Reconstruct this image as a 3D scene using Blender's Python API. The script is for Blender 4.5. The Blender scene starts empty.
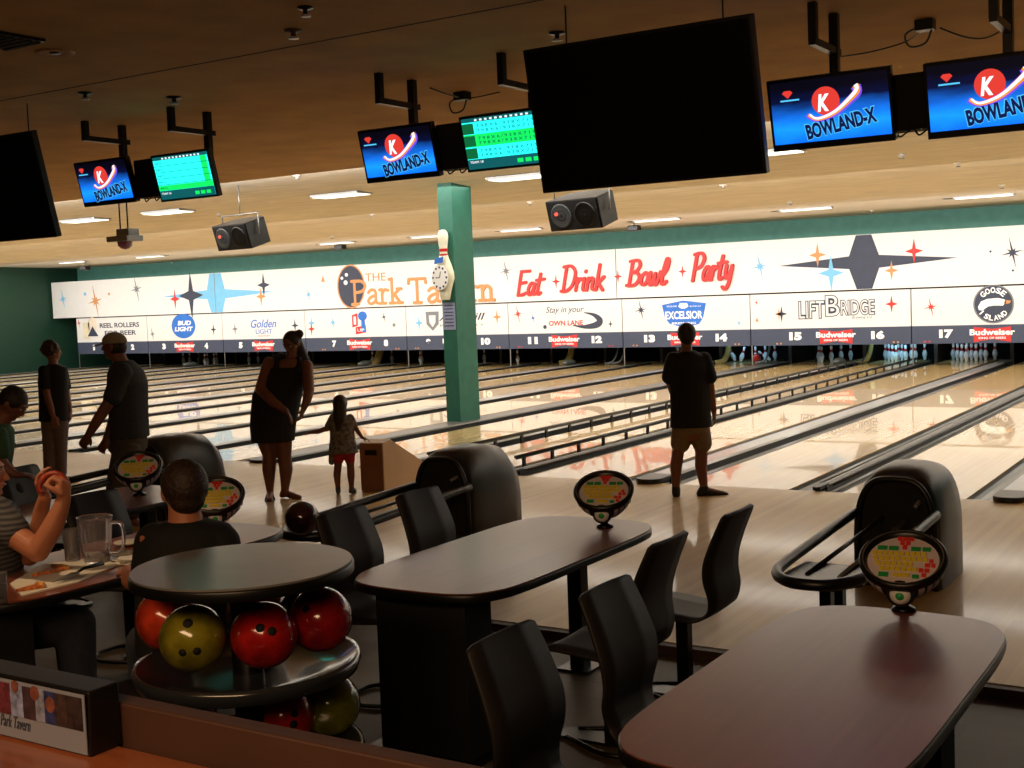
import bpy, math, random
import numpy as np
from mathutils import Vector, Matrix, noise
random.seed(7)
sc = bpy.context.scene
COL = sc.collection
PI = math.pi
R = math.radians

# ------------------------------------------------------------------ camera
FPX = 1239.6
YAW, PITCH, ROLL = 0.5629, -0.0711, -0.0391
CAM = np.array([34.1098, -10.8185, 1.8665])
def _basis():
    f = np.array([-math.sin(YAW)*math.cos(PITCH), math.cos(YAW)*math.cos(PITCH), math.sin(PITCH)])
    r = np.array([math.cos(YAW), math.sin(YAW), 0.0]); u = np.cross(r, f)
    c, s = math.cos(ROLL), math.sin(ROLL)
    return f, c*r+s*u, -s*r+c*u
FW, RT, UP = _basis()
cd = bpy.data.cameras.new('camera'); cam = bpy.data.objects.new('camera', cd); COL.objects.link(cam)
cd.sensor_width = 36; cd.lens = FPX/1024*36; cd.clip_start = 0.05; cd.clip_end = 200
cam.matrix_world = Matrix(((RT[0], UP[0], -FW[0], CAM[0]), (RT[1], UP[1], -FW[1], CAM[1]), (RT[2], UP[2], -FW[2], CAM[2]), (0, 0, 0, 1)))
sc.camera = cam
sc.view_settings.view_transform = 'Standard'
sc.view_settings.look = 'None'
sc.view_settings.exposure = 0.14
sc.view_settings.gamma = 1.0
sc.view_settings.use_curve_mapping = False

# measured pixel -> place helpers (1024 x 768)
def ray(u, v): return FW*FPX + RT*(u-512) - UP*(v-384)
def onz(u, v, z=0.0):
    d = ray(u, v); return Vector(CAM + d*((z-CAM[2])/d[2]))
def ony(u, v, y):
    d = ray(u, v); return Vector(CAM + d*((y-CAM[1])/d[1]))
def dep(u, v, D): return Vector(CAM + ray(u, v)*D/FPX)
def depth(p): return float((np.array(p)-CAM) @ FW)

# ------------------------------------------------------------------ materials
def lin(c):
    return tuple((x/255/12.92 if x/255 <= 0.04045 else ((x/255+0.055)/1.055)**2.4) for x in c)+(1.0,)
MATS = {}
def mat(name, col, rough=0.5, metal=0.0, coat=0.0, coat_rough=0.05, var=0.06, scale=6.0, spec=0.5, bump=0.0, stretch=(1, 1, 1), col2=None, trans=0.0, ior=1.5):
    if name in MATS: return MATS[name]
    m = bpy.data.materials.new(name); m.use_nodes = True
    nt = m.node_tree; b = nt.nodes['Principled BSDF']
    b.inputs['Roughness'].default_value = rough
    b.inputs['Metallic'].default_value = metal
    b.inputs['Coat Weight'].default_value = coat
    b.inputs['Coat Roughness'].default_value = coat_rough
    b.inputs['Specular IOR Level'].default_value = spec
    b.inputs['Transmission Weight'].default_value = trans
    b.inputs['IOR'].default_value = ior
    tc = nt.nodes.new('ShaderNodeTexCoord'); mp = nt.nodes.new('ShaderNodeMapping')
    mp.inputs['Scale'].default_value = stretch
    nz = nt.nodes.new('ShaderNodeTexNoise'); nz.inputs['Scale'].default_value = scale; nz.inputs['Detail'].default_value = 4
    nt.links.new(tc.outputs['Object'], mp.inputs['Vector']); nt.links.new(mp.outputs['Vector'], nz.inputs['Vector'])
    rp = nt.nodes.new('ShaderNodeValToRGB')
    c = lin(col)
    if col2: a, z = c, lin(col2)
    else:
        a = tuple(max(0, x*(1-var*2)) for x in c[:3])+(1,); z = tuple(min(1, x*(1+var*2)) for x in c[:3])+(1,)
    rp.color_ramp.elements[0].position = 0.3; rp.color_ramp.elements[1].position = 0.7
    rp.color_ramp.elements[0].color = a; rp.color_ramp.elements[1].color = z
    nt.links.new(nz.outputs['Fac'], rp.inputs['Fac']); nt.links.new(rp.outputs['Color'], b.inputs['Base Color'])
    if bump:
        bp = nt.nodes.new('ShaderNodeBump'); bp.inputs['Strength'].default_value = bump; bp.inputs['Distance'].default_value = 0.01
        nt.links.new(nz.outputs['Fac'], bp.inputs['Height']); nt.links.new(bp.outputs['Normal'], b.inputs['Normal'])
    MATS[name] = m
    return m
def board_mat(name, c1, c2, board=0.027, rough=0.3, coat=0.0, coat_rough=0.03, along='Y', spec=0.5, grain=1.0):
    """strips of wood running along one axis; each strip its own tone, with fine grain"""
    if name in MATS: return MATS[name]
    m = bpy.data.materials.new(name); m.use_nodes = True
    nt = m.node_tree; b = nt.nodes['Principled BSDF']; N = nt.nodes.new; L = nt.links.new
    tc = N('ShaderNodeTexCoord'); sp = N('ShaderNodeSeparateXYZ'); L(tc.outputs['Object'], sp.inputs[0])
    across, alongo = ('X', 'Y') if along == 'Y' else ('Y', 'X')
    mu = N('ShaderNodeMath'); mu.operation = 'DIVIDE'; mu.inputs[1].default_value = board; L(sp.outputs[across], mu.inputs[0])
    fl = N('ShaderNodeMath'); fl.operation = 'FLOOR'; L(mu.outputs[0], fl.inputs[0])
    ln = N('ShaderNodeMath'); ln.operation = 'MULTIPLY_ADD'; ln.inputs[1].default_value = 0.5; L(sp.outputs[alongo], ln.inputs[0])
    h = N('ShaderNodeMath'); h.operation = 'MULTIPLY'; h.inputs[1].default_value = 0.37; L(fl.outputs[0], h.inputs[0]); L(h.outputs[0], ln.inputs[2])
    fy = N('ShaderNodeMath'); fy.operation = 'FLOOR'; L(ln.outputs[0], fy.inputs[0])
    cb = N('ShaderNodeCombineXYZ'); L(fl.outputs[0], cb.inputs[0]); L(fy.outputs[0], cb.inputs[1])
    wn = N('ShaderNodeTexWhiteNoise'); wn.noise_dimensions = '2D'; L(cb.outputs[0], wn.inputs['Vector'])
    mp = N('ShaderNodeMapping'); mp.inputs['Scale'].default_value = (36, 0.7, 1) if along == 'Y' else (2, 60, 2); L(tc.outputs['Object'], mp.inputs['Vector'])
    nz = N('ShaderNodeTexNoise'); nz.inputs['Scale'].default_value = 1.0; nz.inputs['Detail'].default_value = 3; L(mp.outputs[0], nz.inputs['Vector'])
    mx = N('ShaderNodeMix'); mx.data_type = 'FLOAT'; mx.inputs['Factor'].default_value = 0.45*grain; L(wn.outputs['Value'], mx.inputs['A']); L(nz.outputs['Fac'], mx.inputs['B'])
    rp = N('ShaderNodeValToRGB'); rp.color_ramp.elements[0].color = lin(c1); rp.color_ramp.elements[1].color = lin(c2)
    L(mx.outputs['Result'], rp.inputs['Fac']); L(rp.outputs['Color'], b.inputs['Base Color'])
    b.inputs['Roughness'].default_value = rough; b.inputs['Coat Weight'].default_value = coat; b.inputs['Coat Roughness'].default_value = coat_rough
    b.inputs['Specular IOR Level'].default_value = spec
    MATS[name] = m
    return m
def emit(name, col, strength):
    if name in MATS: return MATS[name]
    m = bpy.data.materials.new(name); m.use_nodes = True
    nt = m.node_tree; b = nt.nodes['Principled BSDF']
    b.inputs['Base Color'].default_value = (0.02, 0.02, 0.02, 1)
    b.inputs['Emission Color'].default_value = lin(col); b.inputs['Emission Strength'].default_value = strength
    MATS[name] = m
    return m

# ------------------------------------------------------------------ mesh builder
class MB:
    def __init__(s): s.v = []; s.f = []; s.smooth = []
    def add(s, vs, fs, smooth=False, M=None):
        o = len(s.v)
        for p in vs:
            p = Vector(p)
            s.v.append(tuple(M @ p) if M else tuple(p))
        for f in fs: s.f.append(tuple(i+o for i in f)); s.smooth.append(smooth)
        return s
    def box(s, x0, x1, y0, y1, z0, z1, M=None):
        vs = [(x0, y0, z0), (x1, y0, z0), (x1, y1, z0), (x0, y1, z0), (x0, y0, z1), (x1, y0, z1), (x1, y1, z1), (x0, y1, z1)]
        return s.add(vs, [(0, 3, 2, 1), (4, 5, 6, 7), (0, 1, 5, 4), (1, 2, 6, 5), (2, 3, 7, 6), (3, 0, 4, 7)], False, M)
    def prism(s, poly, h0, h1, axis='Z', M=None, smooth=False):
        """poly extruded along an axis; poly counter-clockwise seen from +axis"""
        n = len(poly)
        def mk(a, b, h): return {'Z': (a, b, h), 'Y': (a, h, b), 'X': (h, a, b)}[axis]
        vs = [mk(a, b, h0) for a, b in poly]+[mk(a, b, h1) for a, b in poly]
        fs = [tuple(range(n))[::-1], tuple(range(n, 2*n))]
        o = len(s.v); s.add(vs, fs, False, M)
        for i in range(n):
            j = (i+1) % n; s.f.append((o+i, o+j, o+n+j, o+n+i)); s.smooth.append(smooth)
        return s
    def lathe(s, prof, n=24, c=(0, 0, 0), M=None, smooth=True, a0=0, a1=2*PI):
        full = abs(a1-a0-2*PI) < 1e-6; k = n if full else n+1
        vs = []
        for (r, z) in prof:
            for i in range(k):
                a = a0+(a1-a0)*i/n; vs.append((c[0]+r*math.cos(a), c[1]+r*math.sin(a), c[2]+z))
        fs = []
        for j in range(len(prof)-1):
            for i in range(n):
                i2 = (i+1) % k if full else i+1
                fs.append((j*k+i, j*k+i2, (j+1)*k+i2, (j+1)*k+i))
        return s.add(vs, fs, smooth, M)
    def tube(s, pts, r, n=8, closed=False, smooth=True, cap=True):
        pts = [Vector(p) for p in pts]; m = len(pts)
        rs = r if isinstance(r, (list, tuple)) else [r]*m
        prev = None; rings = []
        for i, p in enumerate(pts):
            if closed: t = (pts[(i+1) % m]-pts[i-1])
            else: t = pts[min(i+1, m-1)]-pts[max(i-1, 0)]
            t.normalize()
            if prev is None:
                a = Vector((0, 0, 1)) if abs(t.z) < 0.9 else Vector((1, 0, 0)); u = t.cross(a).normalized()
            else: u = (prev-t*prev.dot(t)).normalized()
            prev = u; w = t.cross(u)
            rings.append([p+(u*math.cos(2*PI*k/n)+w*math.sin(2*PI*k/n))*rs[i] for k in range(n)])
        vs = [q for rg in rings for q in rg]; fs = []
        for i in range(m if closed else m-1):
            j = (i+1) % m
            for k in range(n):
                l = (k+1) % n; fs.append((i*n+k, i*n+l, j*n+l, j*n+k))
        if not closed and cap: fs += [tuple(range(n))[::-1], tuple((m-1)*n+k for k in range(n))]
        return s.add(vs, fs, smooth)
    def loft(s, rings, cap=True, smooth=True):
        n = len(rings[0]); vs = [q for rg in rings for q in rg]; fs = []
        for i in range(len(rings)-1):
            for k in range(n):
                l = (k+1) % n; fs.append((i*n+k, i*n+l, (i+1)*n+l, (i+1)*n+k))
        if cap: fs += [tuple(range(n))[::-1], tuple((len(rings)-1)*n+k for k in range(n))]
        return s.add(vs, fs, smooth)
    def ball(s, c, rx, ry=None, rz=None, n=20, m=12, M=None):
        ry = ry or rx; rz = rz or rx
        prof = []
        vs = [(0, 0, -rz)]
        for j in range(1, m):
            a = -PI/2+PI*j/m
            for i in range(n):
                b = 2*PI*i/n; vs.append((rx*math.cos(a)*math.cos(b), ry*math.cos(a)*math.sin(b), rz*math.sin(a)))
        vs.append((0, 0, rz)); fs = []
        for i in range(n): fs.append((0, 1+(i+1) % n, 1+i))
        for j in range(m-2):
            for i in range(n):
                a = 1+j*n+i; b = 1+j*n+(i+1) % n; fs.append((a, b, b+n, a+n))
        t = len(vs)-1; o = 1+(m-2)*n
        for i in range(n): fs.append((o+i, o+(i+1) % n, t))
        T = Matrix.Translation(Vector(c)) @ (M if M else Matrix())
        return s.add(vs, fs, True, T)
    def capsule(s, a, b, r1, r2, n=14, k=4):
        a = Vector(a); b = Vector(b); t = (b-a); L = t.length; t.normalize()
        x = t.cross(Vector((0, 0, 1)) if abs(t.z) < 0.95 else Vector((1, 0, 0))).normalized(); y = t.cross(x)
        rings = []
        for i in range(k): 
            q = -PI/2+PI/2*(i+0.3)/k; rings.append((a+t*r1*math.sin(q), r1*math.cos(q)))
        rings.append((a, r1)); rings.append((b, r2))
        for i in range(k):
            q = PI/2*(i+0.7)/k; rings.append((b+t*r2*math.sin(q), r2*math.cos(q)))
        rg = [[c+(x*math.cos(2*PI*j/n)+y*math.sin(2*PI*j/n))*r for j in range(n)] for c, r in rings]
        return s.loft(rg)
    def mesh(s, name):
        me = bpy.data.meshes.new(name); me.from_pydata(s.v, [], s.f)
        me.polygons.foreach_set('use_smooth', s.smooth); me.update()
        return me
    def build(s, name, m, parent=None, loc=None, bevel=0):
        o = bpy.data.objects.new(name, s.mesh(name)); COL.objects.link(o)
        o.data.materials.append(m)
        if parent: o.parent = parent
        if loc is not None: o.location = loc
        if bevel:
            b = o.modifiers.new('bevel', 'BEVEL'); b.width = bevel; b.segments = 2; b.limit_method = 'ANGLE'; b.angle_limit = R(40)
        return o
def tag(o, label=None, cat=None, group=None, kind=None):
    if label: o['label'] = label
    if cat: o['category'] = cat
    if group: o['group'] = group
    if kind: o['kind'] = kind
    return o
def thing(name, label, cat, loc=(0, 0, 0), rz=0, group=None):
    o = bpy.data.objects.new(name, None); COL.objects.link(o); o.empty_display_size = 0.1
    o.location = loc; o.rotation_euler = (0, 0, rz)
    return tag(o, label, cat, group)
def struct(name, mb, m, **k): return tag(mb.build(name, m, **k), kind='structure')
def copy_tree(o, parent=None):
    c = o.copy(); COL.objects.link(c)
    if parent: c.parent = parent
    for ch in list(o.children): copy_tree(ch, c)
    return c
def catmull(pts, k=6, closed=False):
    P_ = [Vector(p).to_3d() if len(p) == 2 else Vector(p) for p in pts]; n = len(P_); out = []
    for i in range(n if closed else n-1):
        p0 = P_[(i-1) % n] if closed or i > 0 else P_[0]; p1 = P_[i]; p2 = P_[(i+1) % n]
        p3 = P_[(i+2) % n] if closed or i+2 < n else P_[-1]
        for j in range(k):
            t = j/k; out.append(0.5*((2*p1)+(-p0+p2)*t+(2*p0-5*p1+4*p2-p3)*t*t+(-p0+3*p1-3*p2+p3)*t**3))
    if not closed: out.append(P_[-1])
    return out
def rrect(x0, x1, y0, y1, r, k=5, ex=0.0):
    """rounded rectangle outline, counter-clockwise"""
    out = []
    for cx, cy, a in ((x1-r, y1-r, 0), (x0+r, y1-r, 90), (x0+r, y0+r, 180), (x1-r, y0+r, 270)):
        for j in range(k+1):
            q = R(a+90*j/k); out.append((cx+r*math.cos(q), cy+r*math.sin(q)))
    return out
def text_mesh(body, offset=0.0, shear=0.0, extrude=0.0, spacing=1.0):
    cu = bpy.data.curves.new('t', 'FONT'); cu.body = body; cu.offset = offset; cu.shear = shear; cu.extrude = extrude; cu.space_character = spacing
    cu.resolution_u = 3
    ob = bpy.data.objects.new('t', cu); COL.objects.link(ob)
    dg = bpy.context.evaluated_depsgraph_get(); me = bpy.data.meshes.new_from_object(ob.evaluated_get(dg))
    bpy.data.objects.remove(ob); bpy.data.curves.remove(cu)
    return me
def text(name, body, m, M, w, h, parent=None, offset=0.0, shear=0.0, spacing=1.0, depth_=0.004):
    """lettering fitted to a w x h box, lower left corner at the origin of M; M's local z faces the reader"""
    me = text_mesh(body, offset, shear, 0.0, spacing)
    co = [v.co.copy() for v in me.vertices]
    x0 = min(c.x for c in co); x1 = max(c.x for c in co); y0 = min(c.y for c in co); y1 = max(c.y for c in co)
    mb = MB(); vs = [((c.x-x0)/(x1-x0)*w, (c.y-y0)/(y1-y0)*h, depth_) for c in co]
    mb.add(vs, [tuple(p.vertices) for p in me.polygons], False, M)
    # edge walls so the letters have a thickness
    cnt = {}
    for p in me.polygons:
        for a, b in p.edge_keys: cnt[(a, b)] = cnt.get((a, b), 0)+1
    o = len(mb.v)
    vs2 = [(v[0], v[1], 0) for v in vs]; mb.add(vs2, [], False, M)
    for (a, b), c in cnt.items():
        if c == 1: mb.f.append((a, b, b+o, a+o)); mb.smooth.append(False)
    bpy.data.meshes.remove(me)
    return mb.build(name, m, parent)
def ribbon(mb, pts, w, M, d=0.004, taper=None):
    """flat brush stroke of width w along pts (2-D) raised d above M's plane"""
    pts = [Vector((p[0], p[1])) for p in pts]; n = len(pts)
    Lf, Rt = [], []
    for i, p in enumerate(pts):
        t = (pts[min(i+1, n-1)]-pts[max(i-1, 0)]); t = t.normalized() if t.length > 0 else Vector((1, 0))
        nn = Vector((-t.y, t.x)); ww = w/2*(taper(i/(n-1)) if taper else 1)
        Lf.append(p+nn*ww); Rt.append(p-nn*ww)
    for z in (d,):
        vs = [(p.x, p.y, z+i*6e-5) for i, p in enumerate(Lf)]+[(p.x, p.y, z+i*6e-5) for i, p in enumerate(Rt)]
        fs = [(i, n+i, n+i+1, i+1) for i in range(n-1)]
        vs += [(p.x, p.y, 0) for p in Lf]+[(p.x, p.y, 0) for p in Rt]
        fs += [(i, i+1, 2*n+i+1, 2*n+i) for i in range(n-1)]+[(n+i, 3*n+i, 3*n+i+1, n+i+1) for i in range(n-1)]
        mb.add(vs, fs, False, M)
def flat(mb, poly, M, d=0.004):
    n = len(poly); vs = [(a, b, d) for a, b in poly]+[(a, b, 0) for a, b in poly]
    fs = [tuple(range(n))]+[(i, n+i, n+(i+1) % n, (i+1) % n) for i in range(n)]
    mb.add(vs, fs, False, M)
def disc(mb, cx, cy, rx, ry, M, d=0.004, n=28, rot=0):
    flat(mb, [(cx+rx*math.cos(2*PI*i/n)*math.cos(rot)-ry*math.sin(2*PI*i/n)*math.sin(rot), cy+rx*math.cos(2*PI*i/n)*math.sin(rot)+ry*math.sin(2*PI*i/n)*math.cos(rot)) for i in range(n)], M, d)
def star(mb, cx, cy, rx, ry, M, d=0.004, n=4, inner=0.18, rot=0.0, alt=None):
    poly = []
    for i in range(2*n):
        a = PI/2+PI*i/n+rot; k = 1 if i % 2 == 0 else inner
        if alt and i % 2 == 0: k = alt[(i//2) % len(alt)]
        poly.append((cx+rx*k*math.cos(a), cy+ry*k*math.sin(a)))
    # fan from the centre so the concave outline fills cleanly
    vs = [(cx, cy, d)]+[(a, b, d) for a, b in poly]; m_ = len(poly)
    fs = [(0, 1+i, 1+(i+1) % m_) for i in range(m_)]
    o = len(vs); vs += [(a, b, 0) for a, b in poly]
    fs += [(1+i, o+i, o+(i+1) % m_, 1+(i+1) % m_) for i in range(m_)]
    mb.add(vs, fs, False, M)

# ------------------------------------------------------------------ palette
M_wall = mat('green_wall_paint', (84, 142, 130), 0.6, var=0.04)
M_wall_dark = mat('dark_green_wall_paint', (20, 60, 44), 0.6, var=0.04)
M_ceil = mat('painted_ceiling_tiles', (230, 220, 204), 0.9, var=0.05, scale=3, stretch=(0.5, 3, 1))
M_ceil_front = mat('ceiling_dim_light_brown', (188, 148, 96), 0.9, var=0.07, scale=2)  # same ceiling as the bands, its dimmer warm light put into the brown
M_lane = board_mat('lane_maple', (204, 172, 112), (220, 190, 132), 0.027, 0.25, 0.62, 0.02, spec=0.3)
M_appr = board_mat('approach_maple', (176, 138, 76), (200, 164, 98), 0.055, 0.45, 0.36, 0.08, spec=0.35)
M_conc = board_mat('concourse_planks', (60, 50, 36), (90, 76, 56), 0.18, 0.55, 0.08, 0.2, along='X', spec=0.2)
M_black = mat('black_plastic', (14, 13, 13), 0.35, var=0.1)
M_blackm = mat('matte_black', (8, 8, 9), 0.8, var=0.1)
M_shell = mat('dark_laminate_seat', (30, 25, 22), 0.5, var=0.12, scale=3, spec=0.3)
M_steel = mat('black_steel', (18, 18, 18), 0.3, 0.4, var=0.1)
M_silver = mat('grey_aluminium', (150, 150, 150), 0.35, 0.7, var=0.05, stretch=(8, 0.5, 1))
M_gutter = mat('grey_gutter_plastic', (72, 76, 74), 0.3, var=0.06, coat=0.3, coat_rough=0.1)
M_cap = mat('silver_grey_capping', (150, 150, 148), 0.28, 0.2, var=0.05, coat=0.4, coat_rough=0.1)
M_cap2 = mat('dull_grey_divider', (96, 96, 94), 0.35, 0.1, var=0.05)
M_capdark = mat('dark_capping_edge', (24, 24, 25), 0.4)
M_white = mat('white_panel_paint', (226, 225, 224), 0.6, var=0.01)
M_navy = mat('navy_band_paint', (62, 70, 92), 0.6, var=0.02)
M_lett = mat('white_lettering', (250, 250, 250), 0.6, var=0.0)
M_red = mat('red_sign_paint', (204, 50, 48), 0.6, var=0.03)
M_org = mat('orange_sign_paint', (206, 142, 88), 0.6, var=0.03)
M_sky = mat('sky_blue_sign_paint', (116, 186, 228), 0.6, var=0.02)
M_blue = mat('bright_blue_sign_paint', (44, 112, 206), 0.6, var=0.03)
M_ink = mat('dark_slate_sign_paint', (52, 58, 78), 0.6, var=0.03)
M_grey = mat('mid_grey_sign_paint', (120, 124, 130), 0.6, var=0.03)
M_ttop = board_mat('walnut_table_laminate', (98, 48, 34), (134, 72, 50), 0.09, 0.35, 0.22, 0.15, along='Y', grain=1.6)
M_gtop = mat('grey_round_table_laminate', (112, 108, 106), 0.35, var=0.06, coat=0.2, coat_rough=0.15)
M_hood = mat('dark_olive_black_plastic', (34, 32, 28), 0.35, var=0.08)
M_pin = mat('white_pin_plastic', (236, 238, 240), 0.25, var=0.01)
M_pinred = mat('red_pin_stripe', (200, 40, 40), 0.3)
M_skin = mat('warm_skin', (176, 112, 82), 0.55, var=0.05)
M_skin2 = mat('tan_skin', (122, 74, 54), 0.55, var=0.05)
M_hair = mat('dark_brown_hair', (30, 20, 15), 0.6, var=0.25, scale=60, bump=0.5)
M_counter = mat('orange_brown_counter_wood', (138, 78, 48), 0.3, var=0.12, scale=3, stretch=(1, 10, 1), coat=0.5, coat_rough=0.1)
M_rail = mat('brown_counter_rail_wood', (62, 36, 24), 0.6, var=0.08, scale=3, stretch=(1, 10, 1))
M_glass = mat('clear_ribbed_plastic', (235, 230, 235), 0.04, trans=0.93, ior=1.42, var=0.0)
M_tray = mat('white_tray_paper', (226, 222, 208), 0.6, var=0.03)
M_tube = emit('fluorescent_diffuser', (255, 246, 226), 3.0)

# ------------------------------------------------------------------ lane layout
PP, GAP, DD, LW = 3.3093, 0.3454, 0.2521, 1.054
CC = PP/2-LW-DD
YM = 16.4066
def pair_x(k): return (k+0.5)*PP+(GAP if k >= 3 else 0)+(GAP if k >= 7 else 0)
NP = 11
XL, XR = -1.3, 38.5
YB, YW = -15.0, 17.55
ZF = -0.05     # seating area floor
# ceiling profile (y, z) from the bar towards the pins
CEIL = [(YB, 3.58), (1.8, 3.58), (1.8, 3.70), (6.6, 3.40), (6.6, 3.60), (10.8, 3.31), (10.8, 3.50), (YW+0.1, 3.38)]
def ceil_z(y):
    for (a, za), (b, zb) in zip(CEIL, CEIL[1:]):
        if b > a and a <= y <= b: return za+(zb-za)*(y-a)/(b-a)
    return 3.58
# ------------------------------------------------------------------ setting
m = MB(); m.box(XL, XR, YB, -4.93, ZF-0.1, ZF); struct('floor', m, M_conc)
m = MB(); m.box(XL, XR, -4.93, 0.0, ZF-0.1, 0.0); struct('floor_approach', m, M_appr)
m = MB(); m.box(XL, XR, 0, 21.0, -0.3, -0.12); struct('floor_subfloor', m, M_blackm)
m = MB(); m.box(XL, XR, -4.99, -4.93, ZF, -0.004); struct('trim_1', m, M_rail)
m = MB(); m.prism([(YB, 3.58), (1.8, 3.58), (1.8, 3.95), (YB, 3.95)], XL, XR, 'X'); struct('ceiling', m, M_ceil_front)
for i, (a, b) in enumerate(((2, 3), (4, 5), (6, 7))):
    m = MB(); (ya, za), (yb, zb) = CEIL[a], CEIL[b]
    m.prism([(ya, za), (yb, zb), (yb, 3.95), (ya, 3.95)], XL, XR, 'X'); struct('ceiling_baffle', m, M_ceil)
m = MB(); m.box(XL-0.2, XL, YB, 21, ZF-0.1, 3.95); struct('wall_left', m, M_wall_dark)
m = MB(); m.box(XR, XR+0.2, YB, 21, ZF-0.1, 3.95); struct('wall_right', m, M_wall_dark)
m = MB(); m.box(XL, XR, YB-0.2, YB, ZF-0.1, 3.95); struct('wall_front', m, M_rail)
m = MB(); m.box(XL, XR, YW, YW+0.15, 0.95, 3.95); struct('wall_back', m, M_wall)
m = MB(); m.box(XL, XR, 20.6, 20.8, -0.3, 1.2); struct('wall_pit', m, M_blackm)
m = MB(); m.box(XL, XR, YW+0.15, 20.6, 1.1, 1.2); struct('ceiling_pit', m, M_blackm)
# ------------------------------------------------------------------ lanes
def lane_no(k, s): return 2*k+1+(1 if s > 0 else 0)
for k in range(NP):
    xc = pair_x(k)
    for s in (-1, 1):
        x0 = xc+CC if s > 0 else xc-CC-LW
        n = lane_no(k, s)
        t = thing('bowling_lane', 'glossy maple bowling lane running to the pins under number %d' % n, 'bowling lane', (0, 0, 0), 0, 'maple bowling lanes')
        m = MB(); m.box(x0, x0+LW, 0.0, 19.25, -0.12, 0.0); m.build('lane_bed', M_lane, t)
        for gs in (-1, 1):
            gx = x0-0.115 if gs < 0 else x0+LW+0.115
            m = MB(); prof = [(gx+0.108*math.cos(a), -0.012-0.07*math.sin(a)) for a in [PI*i/8 for i in range(9)]]
            rings = [[(x, y, z) for x, z in prof]+[(prof[-1][0], y, -0.11), (prof[0][0], y, -0.11)] for y in (0.0, 17.9)]
            m.loft(rings[::-1], True, False); m.build('gutter', M_gutter, t)
# cappings between the two lanes of a pair (wide, with a black rounded nose)
def capping(x, w, h, nose, name, label, grp, mt):
    t = thing(name, label, 'capping', (x, 0, 0), 0, grp)
    m = MB(); pr = [(-w/2, -0.05), (w/2, -0.05), (w/2, h*0.6), (w/2-0.02, h), (-w/2+0.02, h), (-w/2, h*0.6)]
    m.loft([[(a, y, b) for a, b in pr] for y in (17.9, 0.25)], True, False); m.build('capping_board', mt, t)
    m = MB()
    for s in (-1, 1): m.box(s*w/2-0.012, s*w/2+0.012, 0.2, 17.9, -0.04, h*0.55)
    m.build('edge_strip', M_capdark, t)
    m = MB(); n = 10
    out = [(w/2*1.04, 0.3)]+[(w/2*1.04*math.cos(a), nose+w/2*0.5-w/2*0.9*math.sin(a)) for a in [PI*i/n for i in range(n+1)]]+[(-w/2*1.04, 0.3)]
    m.prism(out[::-1], 0.002, h*1.05); m.build('nose_piece', M_capdark, t, bevel=0.008)
    return t
for k in range(NP):
    nl = 2*k+1
    capping(pair_x(k), 0.255, 0.045, -0.06, 'ball_return_capping', 'wide grey capping between lane %d and lane %d' % (nl, nl+1), 'wide cappings over the ball returns', M_cap)
for k in range(-1, NP):
    if k < 0: x = pair_x(0)-PP/2; w = 0.07
    else:
        x = pair_x(k)+PP/2; w = 0.07
        if k in (2, 6): x += GAP/2; w = 0.07+GAP
    capping(x, w, 0.035, 0.0 if w > 0.2 else 0.02, 'lane_divider', ('narrow grey divider left of lane 1' if k < 0 else '%s grey divider between lane %d and lane %d' % ('broad' if w > .2 else 'narrow', 2*k+2, 2*k+3)), 'dividers between pairs of lanes', M_cap2)
# bumper rails up on both sides of lane 16
def bumper(x, y0, label):
    t = thing('bumper_rail', label, 'bumper rail', (x, 0, 0), 0, 'raised bumper rails')
    m = MB(); m.tube([(0, y0, 0.115), (0, 17.6, 0.115)], 0.018, 8); m.box(-0.008, 0.008, y0+0.02, 17.6, 0.085, 0.125); m.build('rail', M_gutter, t)
    n = int((17.4-y0)/0.62)
    for i in range(n+1):
        m = MB(); y = y0+0.15+i*0.62; m.box(-0.012, 0.012, y, y+0.05, -0.05, 0.1); m.build('post', M_capdark, t)
x15 = pair_x(7)
bumper(x15+CC-0.06, 0.5, 'raised bumper rail on posts along the left edge of lane 16')
bumper(x15+CC+LW+0.06, 0.5, 'raised bumper rail on posts along the right edge of lane 16')
# retracted rails lying beside the narrow dividers
for k in (5, 7, 8, 9):
    for s in ((1,) if k == 7 else (-1, 1)):
        x = pair_x(k)+PP/2+s*0.062; 
        t = tag(MB().tube([(x, 0.35, 0.012), (x, 17.6, 0.012)], 0.013, 8).build('retracted_bumper_rail', M_cap2),
            'lowered bumper rail on the %s of the divider before lane %d' % ('left' if s < 0 else 'right', 2*k+3), 'bumper rail', 'lowered bumper rails')
# kickback panels at the pin end
for k in range(NP):
    for s, x in ((0, pair_x(k)), (1, pair_x(k)+PP/2)):
        if s == 1 and k in (2, 6): x += GAP/2
        m = MB(); m.prism([(18.55, -0.1), (20.3, -0.1), (20.3, 0.9), (18.7, 0.9), (18.55, 0.35)], x-0.04, x+0.04, 'X')
        lab = ('kickback panel between pins of lane %d and lane %d' % ((2*k+1, 2*k+2) if s == 0 else (2*k+2, 2*k+3)))
        tag(m.build('kickback_panel', mat('dark_brown_kickback', (58, 44, 32), 0.5)), 'dark brown '+lab, 'kickback panel', 'kickback panels')
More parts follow.
